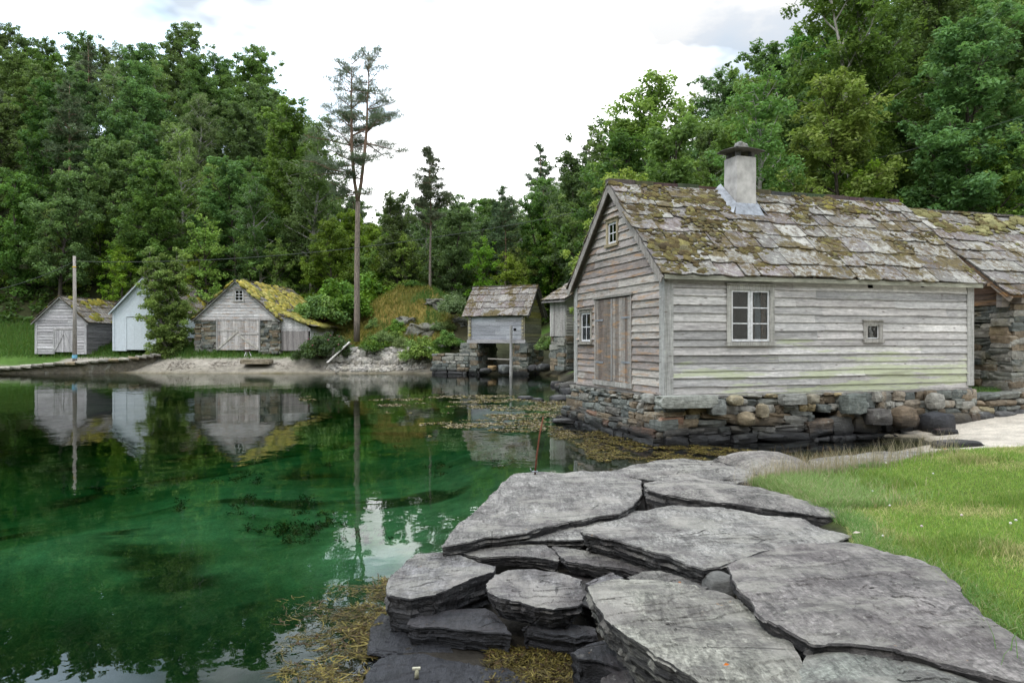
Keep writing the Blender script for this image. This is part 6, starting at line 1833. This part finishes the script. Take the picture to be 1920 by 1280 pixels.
# longer tufts on the rock edge and the dry fringe
X, Y = [], []
E = [(2.30, 3.0), (2.33, 3.7), (2.45, 4.4), (2.34, 4.9), (2.75, 6.0), (2.76, 7.0), (2.6, 7.9), (3.0, 8.15), (4.1, 8.4)]
for i in range(len(E) - 1):
    (a, b), (c, d_) = E[i], E[i + 1]; k = int(math.hypot(c - a, d_ - b) * 2600)
    f = rs.uniform(0, 1, k); off = np.abs(rs.normal(0, .10, k)) - .02
    nx_, ny_ = -(d_ - b), (c - a); l = math.hypot(nx_, ny_)
    X.append(a + (c - a) * f - nx_ / l * off); Y.append(b + (d_ - b) * f - ny_ / l * off)
X = np.concatenate(X); Y = np.concatenate(Y)
H2 = rs.uniform(.04, .11, len(X)); pk = rs.uniform(0, 1, len(X))
c2 = np.where((pk < .65)[:, None], np.array([.13, .27, .04]), np.where((pk < .85)[:, None], np.array([.21, .34, .06]), np.array([.45, .39, .22]))) * rs.uniform(.75, 1.2, len(X))[:, None]
blades('edge_grass', X, Y, ground(X, Y), H2, rs.uniform(.003, .005, len(X)), rs.uniform(.4, 1.1, len(X)), c2, rs, 'longer grass blades hanging along the lawn edge over the slabs')
n = 24000; x = 2.5 + np.abs(rs.normal(0, .42, n)); y = rs.uniform(6.6, 8.2, n); ok = sdist(LAWN, x, y) > -.06; x, y = x[ok], y[ok]; n = len(x)
c3 = np.where((rs.uniform(0, 1, n) < .85)[:, None], np.array([.17, .36, .07]), np.array([.48, .43, .22])) * rs.uniform(.75, 1.25, n)[:, None]
blades('fescue_tuft', x, y, ground(x, y), rs.uniform(.06, .14, n), np.full(n, .0055), rs.uniform(.3, .9, n), c3, rs, 'soft long bright green fescue at the left corner of the lawn')
n = 2600; x = rs.uniform(2.5, 5.2, n); y = 8.0 + (x - 2.6) * .27 + rs.normal(0, .16, n); ok = (rs.uniform(0, 1, n) < np.exp(-((x - 3.3) / 1.0) ** 2) + .12); x, y = x[ok], y[ok]; n = len(x)
c4 = np.array([.42, .34, .22]) * rs.uniform(.6, 1.2, n)[:, None]
blades('dry_grass', x, y, np.maximum(ground(x, y), .3), rs.uniform(.12, .34, n), np.full(n, .004), rs.uniform(.1, .5, n), c4, rs, 'dry straw-coloured grass stalks along the far lawn edge')
n = 700; x = rs.uniform(4.2, 6.0, n); y = rs.normal(11.7, .5, n); c4 = np.array([.22, .12, .07]) * rs.uniform(.6, 1.4, n)[:, None]
blades('salt_grass', x, y, np.maximum(ground(x, y), .02), rs.uniform(.08, .26, n), np.full(n, .006), rs.uniform(.1, .5, n), c4, rs, 'sparse reddish saltmarsh stalks by the inlet before the boulders')
# tall blades in the bottom right corner
for (px, py, z, k, lb) in ((1905, 1262, .62, 9, 'tall blades of grass sticking up at the bottom right corner'),):
    P = onz(px, py, z); x = P.x + rs.normal(0, .04, k); y = P.y + rs.normal(0, .04, k)
    blades('tall_grass', x, y, np.full(k, z), rs.uniform(.12, .24, k), np.full(k, .006), rs.uniform(.2, .6, k), np.tile(np.array([.14, .26, .06]), (k, 1)), rs, lb)
# clover heads
m = MB(); rr = random.Random(8)
for i in range(14):
    y = rr.uniform(4.5, 8.6); x = rr.uniform(2.6, y * .68)
    if float(sdist(LAWN, np.array([x]), np.array([y]))[0]) < .1: continue
    v_, f_ = stone_shape((x, y, gz(x, y) + .045), (.009, .009, .008), 0, n=2, k=1, seed=i); m.add(v_, f_, rr.choice([(.6, .58, .55), (.5, .40, .42)]))
tag(m.build('clover_flowers', MAT['plain']), 'tiny white clover heads dotted over the lawn', 'flowers', kind='stuff')
# far bank grass and turf by the barn
n = 90000; px = rs.uniform(-40, 900, n); Yf = rs.uniform(47.2, 58, n); x = (px - 960) / F * Yf; z = ground(x, Yf)
md = np.exp(-((x + 8.0) / 5.2) ** 2 - ((Yf - 53.0) / 4.6) ** 2) + .35 * (fbm(x * .35, Yf * .35, 0, 4, 31) - .5)
ok = (z > 1.0 + .2 * rs.uniform(-1, 1, n)) & ~((x > -4) & (x < 3) & (Yf < 52)); x, Yf, z, md = x[ok], Yf[ok], z[ok], md[ok]; n = len(x)
c5 = np.where(((md > .34) & (fbm(x * .9, Yf * .9, 0, 4, 58) < .58))[:, None], np.array([.24, .19, .055]), np.array([.085, .16, .035])); c5 = np.where((rs.uniform(0, 1, n) < .22)[:, None], np.array([.12, .16, .04]), c5) * rs.uniform(.7, 1.25, n)[:, None]
blades('bank_grass', x, Yf, z, rs.uniform(.12, .38, n), np.full(n, .035), rs.uniform(.1, .7, n), c5, rs, 'rough green and ochre grass on the far bank')
n = 26000; t__ = rs.uniform(7.9, 13, n); s__ = rs.uniform(.05, 4, n); x = HX + HCOS * t__ - HSIN * s__; y = HY + HSIN * t__ + HCOS * s__
c6 = np.where((rs.uniform(0, 1, n) < .75)[:, None], np.array([.08, .17, .028]), np.array([.13, .20, .04])) * rs.uniform(.8, 1.2, n)[:, None]
blades('turf', x, y, ground(x, y), rs.uniform(.03, .10, n), np.full(n, .012), rs.uniform(.2, .8, n), c6, rs, 'green turf between the wooden house and the log barn')
# undergrowth on the slopes
n = 16000; cl = []
px = rs.uniform(-150, 2050, n); Yf = rs.uniform(28, 100, n) ; x = (px - 960) / F * Yf
t__, s__ = house_st(x, Yf)
ok = ((Yf > 57) | ((px > 1240) & (Yf > 27))) & ~((t__ > -2) & (t__ < 18) & (s__ < 8)); x, Yf = x[ok], Yf[ok]; z = ground(x, Yf)
cl = np.stack([x, Yf, z + rs.uniform(.0, .5, len(x)), rs.uniform(.25, .65, len(x))], -1)
o = link('undergrowth', leaf_mesh('undergrowth', cl, 17, .24, [(.038, .072, .018), (.055, .10, .025), (.06, .085, .03), (.07, .13, .028)], rs), MAT['bush_leaf'])
tag(o, 'low dark leafy undergrowth covering the wooded slopes', 'undergrowth', kind='stuff')
# ------------------------------------------------------------------ seaweed
def wrack(name, P, cols, label, ln=(.05, .14), wd=.012, lift=.012, curl=.9, seed=1):
    """short curled ribbons lying in the surface; P (n,3)"""
    r_ = np.random.RandomState(seed); n = len(P); a = r_.uniform(0, 2 * math.pi, n); L = r_.uniform(*ln, n); cv = r_.normal(0, curl, n)
    pts = [P.copy()]; ang = a.copy()
    for k in range(3):
        q = pts[-1] + np.stack([np.cos(ang) * L / 3, np.sin(ang) * L / 3, r_.uniform(-.5, .6, n) * lift], -1); q[:, 2] = np.maximum(q[:, 2], P[:, 2] - .004); pts.append(q); ang = ang + cv
    nn = np.stack([-np.sin(a), np.cos(a), r_.uniform(-.5, .5, n)], -1) * (wd / 2 * r_.uniform(.6, 1.5, n))[:, None]
    V = np.stack([pts[0] - nn, pts[0] + nn, pts[1] - nn, pts[1] + nn, pts[2] - nn, pts[2] + nn, pts[3] - nn * .4, pts[3] + nn * .4], 1).reshape(-1, 3)
    k = np.arange(n)[:, None] * 8; Q = np.concatenate([k + np.array([0, 1, 3, 2]), k + np.array([2, 3, 5, 4]), k + np.array([4, 5, 7, 6])])
    o = link(name, mesh_np(name, V, Q, col=np.concatenate([cols] * 3)), MAT['kelp']); return tag(o, label, 'seaweed', kind='stuff')
KC = np.array([[.10, .08, .020], [.15, .125, .026], [.06, .05, .018], [.21, .17, .045], [.075, .042, .018]])
def on_water(n, px, py):
    Yw = CAMZ * F / (py - 640); return np.stack([(px - 960) / F * Yw, Yw, np.full(len(px), .004)], -1)
def kcols(n, r_, w=None): return KC[r_.choice(len(KC), n, p=w)] * r_.uniform(.6, 1.35, n)[:, None]
rk = np.random.RandomState(3)
# near bed, left of the slabs: dense by the rock, thinning outward
n = 90000; px = rk.uniform(520, 740, n); py = rk.uniform(1085, 1300, n)
edge = np.interp(py, [1085, 1110, 1150, 1200, 1300], [722, 722, 700, 690, 690])
P = on_water(n, px, py); dens = np.exp(-np.maximum(edge - px, 0) / (28 + (py - 1085) * .30)) * (fbm(P[:, 0] * 5, P[:, 1] * 5, 0, 4, 81) > .40) * 1.3 * sstep(.35, .6, fbm(P[:, 0] * 13, P[:, 1] * 13, 0, 3, 82))
ok = rk.uniform(0, 1, n) < dens * .24; P = P[ok]; P[:, 2] += .012 * rk.uniform(0, 1, len(P)) ** 3
kk = kcols(len(P), rk) * .6; kk = np.where((fbm(P[:, 0] * 3.5, P[:, 1] * 3.5, 0, 3, 86) > .60)[:, None], kk * 1.35, kk)
wrack('seaweed', P, kk, 'bed of yellow-olive bladder wrack floating beside the near slabs', ln=(.04, .15), wd=.0055, seed=4, curl=.6)
# patches beside the house base, and rafts out on the bay
n = 90000; px = rk.uniform(1030, 1420, n); py = rk.uniform(768, 870, n)
top_ = np.interp(px, [1030, 1070, 1120, 1200, 1260, 1420], [790, 790, 812, 828, 836, 848]); bot_ = top_ + np.interp(px, [1030, 1120, 1240, 1420], [34, 40, 26, 14])
P = on_water(n, px, py); q = fbm(P[:, 0] * 1.3, P[:, 1] * 1.3, 0, 4, 83)
ok = (py > top_ - 4) & (py < bot_ + 16 * (q - .5) * 4) & (q > .46) & (fbm(P[:, 0] * 6, P[:, 1] * 6, 0, 3, 89) > .45) & (rk.uniform(0, 1, n) < .6); P = P[ok]; P[:, 2] += .02 * rk.uniform(0, 1, len(P)) ** 3
wrack('seaweed', P, kcols(len(P), rk) * .75, 'yellow-brown wrack in the water along the stone base of the house', ln=(.04, .11), wd=.011, seed=5)
n = 130000; px = rk.uniform(560, 1075, n); py = 741 + 100 * rk.uniform(0, 1, n) ** 1.3
P = on_water(n, px, py); q = fbm(P[:, 0] * .55, P[:, 1] * 1.1, 0, 5, 84)
bias = .16 * sstep(700, 960, px) - .05 - .13 * sstep(790, 835, py) + .12 * ((px > 880) & (py > 741) & (py < 772)) + .06 * ((px > 1000) & (py < 810))
ok = (q + bias > .69) & (fbm(P[:, 0] * 3, P[:, 1] * 5, 0, 3, 88) > .47) & (rk.uniform(0, 1, n) < .55) & (py < 836); P = P[ok]; P[:, 2] += .01 * rk.uniform(0, 1, len(P)) ** 3
cc = kcols(len(P), rk) * .85; cc = np.where((rk.uniform(0, 1, len(P)) < .25)[:, None], np.array([.26, .22, .15]), cc)
wrack('seaweed', P, cc, 'thin broken rafts of drifting seaweed on the bay left of the house', ln=(.05, .15), wd=.02, seed=6)
# weed in the hollow between the black rocks
n = 4200; px = rk.uniform(915, 1075, n); py = rk.uniform(1222, 1290, n); Yw = (CAMZ - .02) * F / (py - 640)
P = np.stack([(px - 960) / F * Yw, Yw, .03 + .03 * fbm(px * .05, py * .05, 0, 3, 9)], -1)
wrack('seaweed', P, kcols(n, rk) * .55, 'tangle of brown wrack in the hollow between the black rocks', ln=(.03, .09), wd=.006, seed=7, lift=.02)
# dark weed tufts standing on the sea floor
r = random.Random(15); cl = []
def weedtuft(px, py, n, rx, ry, rr=(.08, .18)):
    for i in range(n):
        P = at(px + r.gauss(0, rx), 0, 1); qx, qy = px + r.gauss(0, rx), py + r.gauss(0, ry)
        Yw = CAMZ * F / (qy - 640) ; x = (qx - 960) / F * Yw
        for _ in range(6):
            z = gz(x, Yw); Yw = (CAMZ - z) * F / (qy - 640); x = (qx - 960) / F * Yw
        cl.append((x, Yw, gz(x, Yw) + r.uniform(.0, .08), r.uniform(*rr)))
for a in ((830, 878, 22, 15, 7), (925, 868, 10, 12, 6), (462, 900, 26, 26, 8), (572, 945, 16, 12, 9), (590, 990, 70, 34, 16), (470, 948, 26, 22, 8), (208, 918, 34, 34, 6), (520, 1000, 24, 30, 8), (805, 938, 6, 6, 3), (640, 838, 20, 26, 4), (745, 836, 14, 10, 5), (980, 930, 8, 8, 4), (337, 955, 5, 6, 4), (700, 1010, 20, 30, 12), (610, 872, 8, 8, 4)):
    weedtuft(*a)
o = link('kelp', leaf_mesh('kelp', cl[::2], 26, .03, [(.07, .07, .03), (.09, .08, .03), (.06, .06, .03)], np.random.RandomState(3), long=2.6, flat=.5), MAT['kelp'])
tag(o, 'dark tufts of kelp standing on the green sea floor', 'seaweed', kind='stuff')
# drift wrack line on the far beach, leaf litter among the slabs
n = 5200; px = rk.uniform(300, 860, n); Yf = 47.6 + rk.normal(0, .35, n) + .5 * (fbm(px * .02, px * 0, 0, 3, 6) - .5); x = (px - 960) / F * Yf
P = np.stack([x, Yf, ground(x, Yf) + .015], -1); P = P[(fbm(x * 1.2, Yf * 2, 0, 3, 91) > .55) & (rk.uniform(0, 1, len(P)) < .4)]
wrack('wrack_line', P, np.tile(np.array([.11, .08, .055]), (len(P), 1)), 'line of dried brown wrack along the far beach', ln=(.1, .25), wd=.03, lift=.03, seed=8)
def leafbit(px, py, z, col, s, lb):
    P = onz(px, py, z); m = MB(); a = rnd.uniform(0, 3)
    u = Vector((math.cos(a), math.sin(a), .1)) * s; v = Vector((-math.sin(a), math.cos(a), .15)) * s * .45
    c = Vector((0, 0, .008)); m.add([c - u, c - v * .9, c + u, c + v + Vector((0, 0, .006))], [(0, 1, 2, 3)], col)
    o = m.build('fallen_leaf', MAT['bush_leaf']); o.location = P; tag(o, lb, 'leaf')
leafbit(1362, 1249, .625, (.50, .20, .04), .014, 'single orange leaf lying on the pale lichened slab')
leafbit(1275, 1095, .60, (.30, .06, .03), .024, 'dark red leaf at the top edge of the pale lichened slab')
leafbit(1772, 842, .40, (.65, .25, .03), .05, 'orange leaf on the low shelf of rock by the sand')
leafbit(1606, 1000, .62, (.62, .55, .45), .03, 'pale scrap of shell where the grass meets the largest slab')
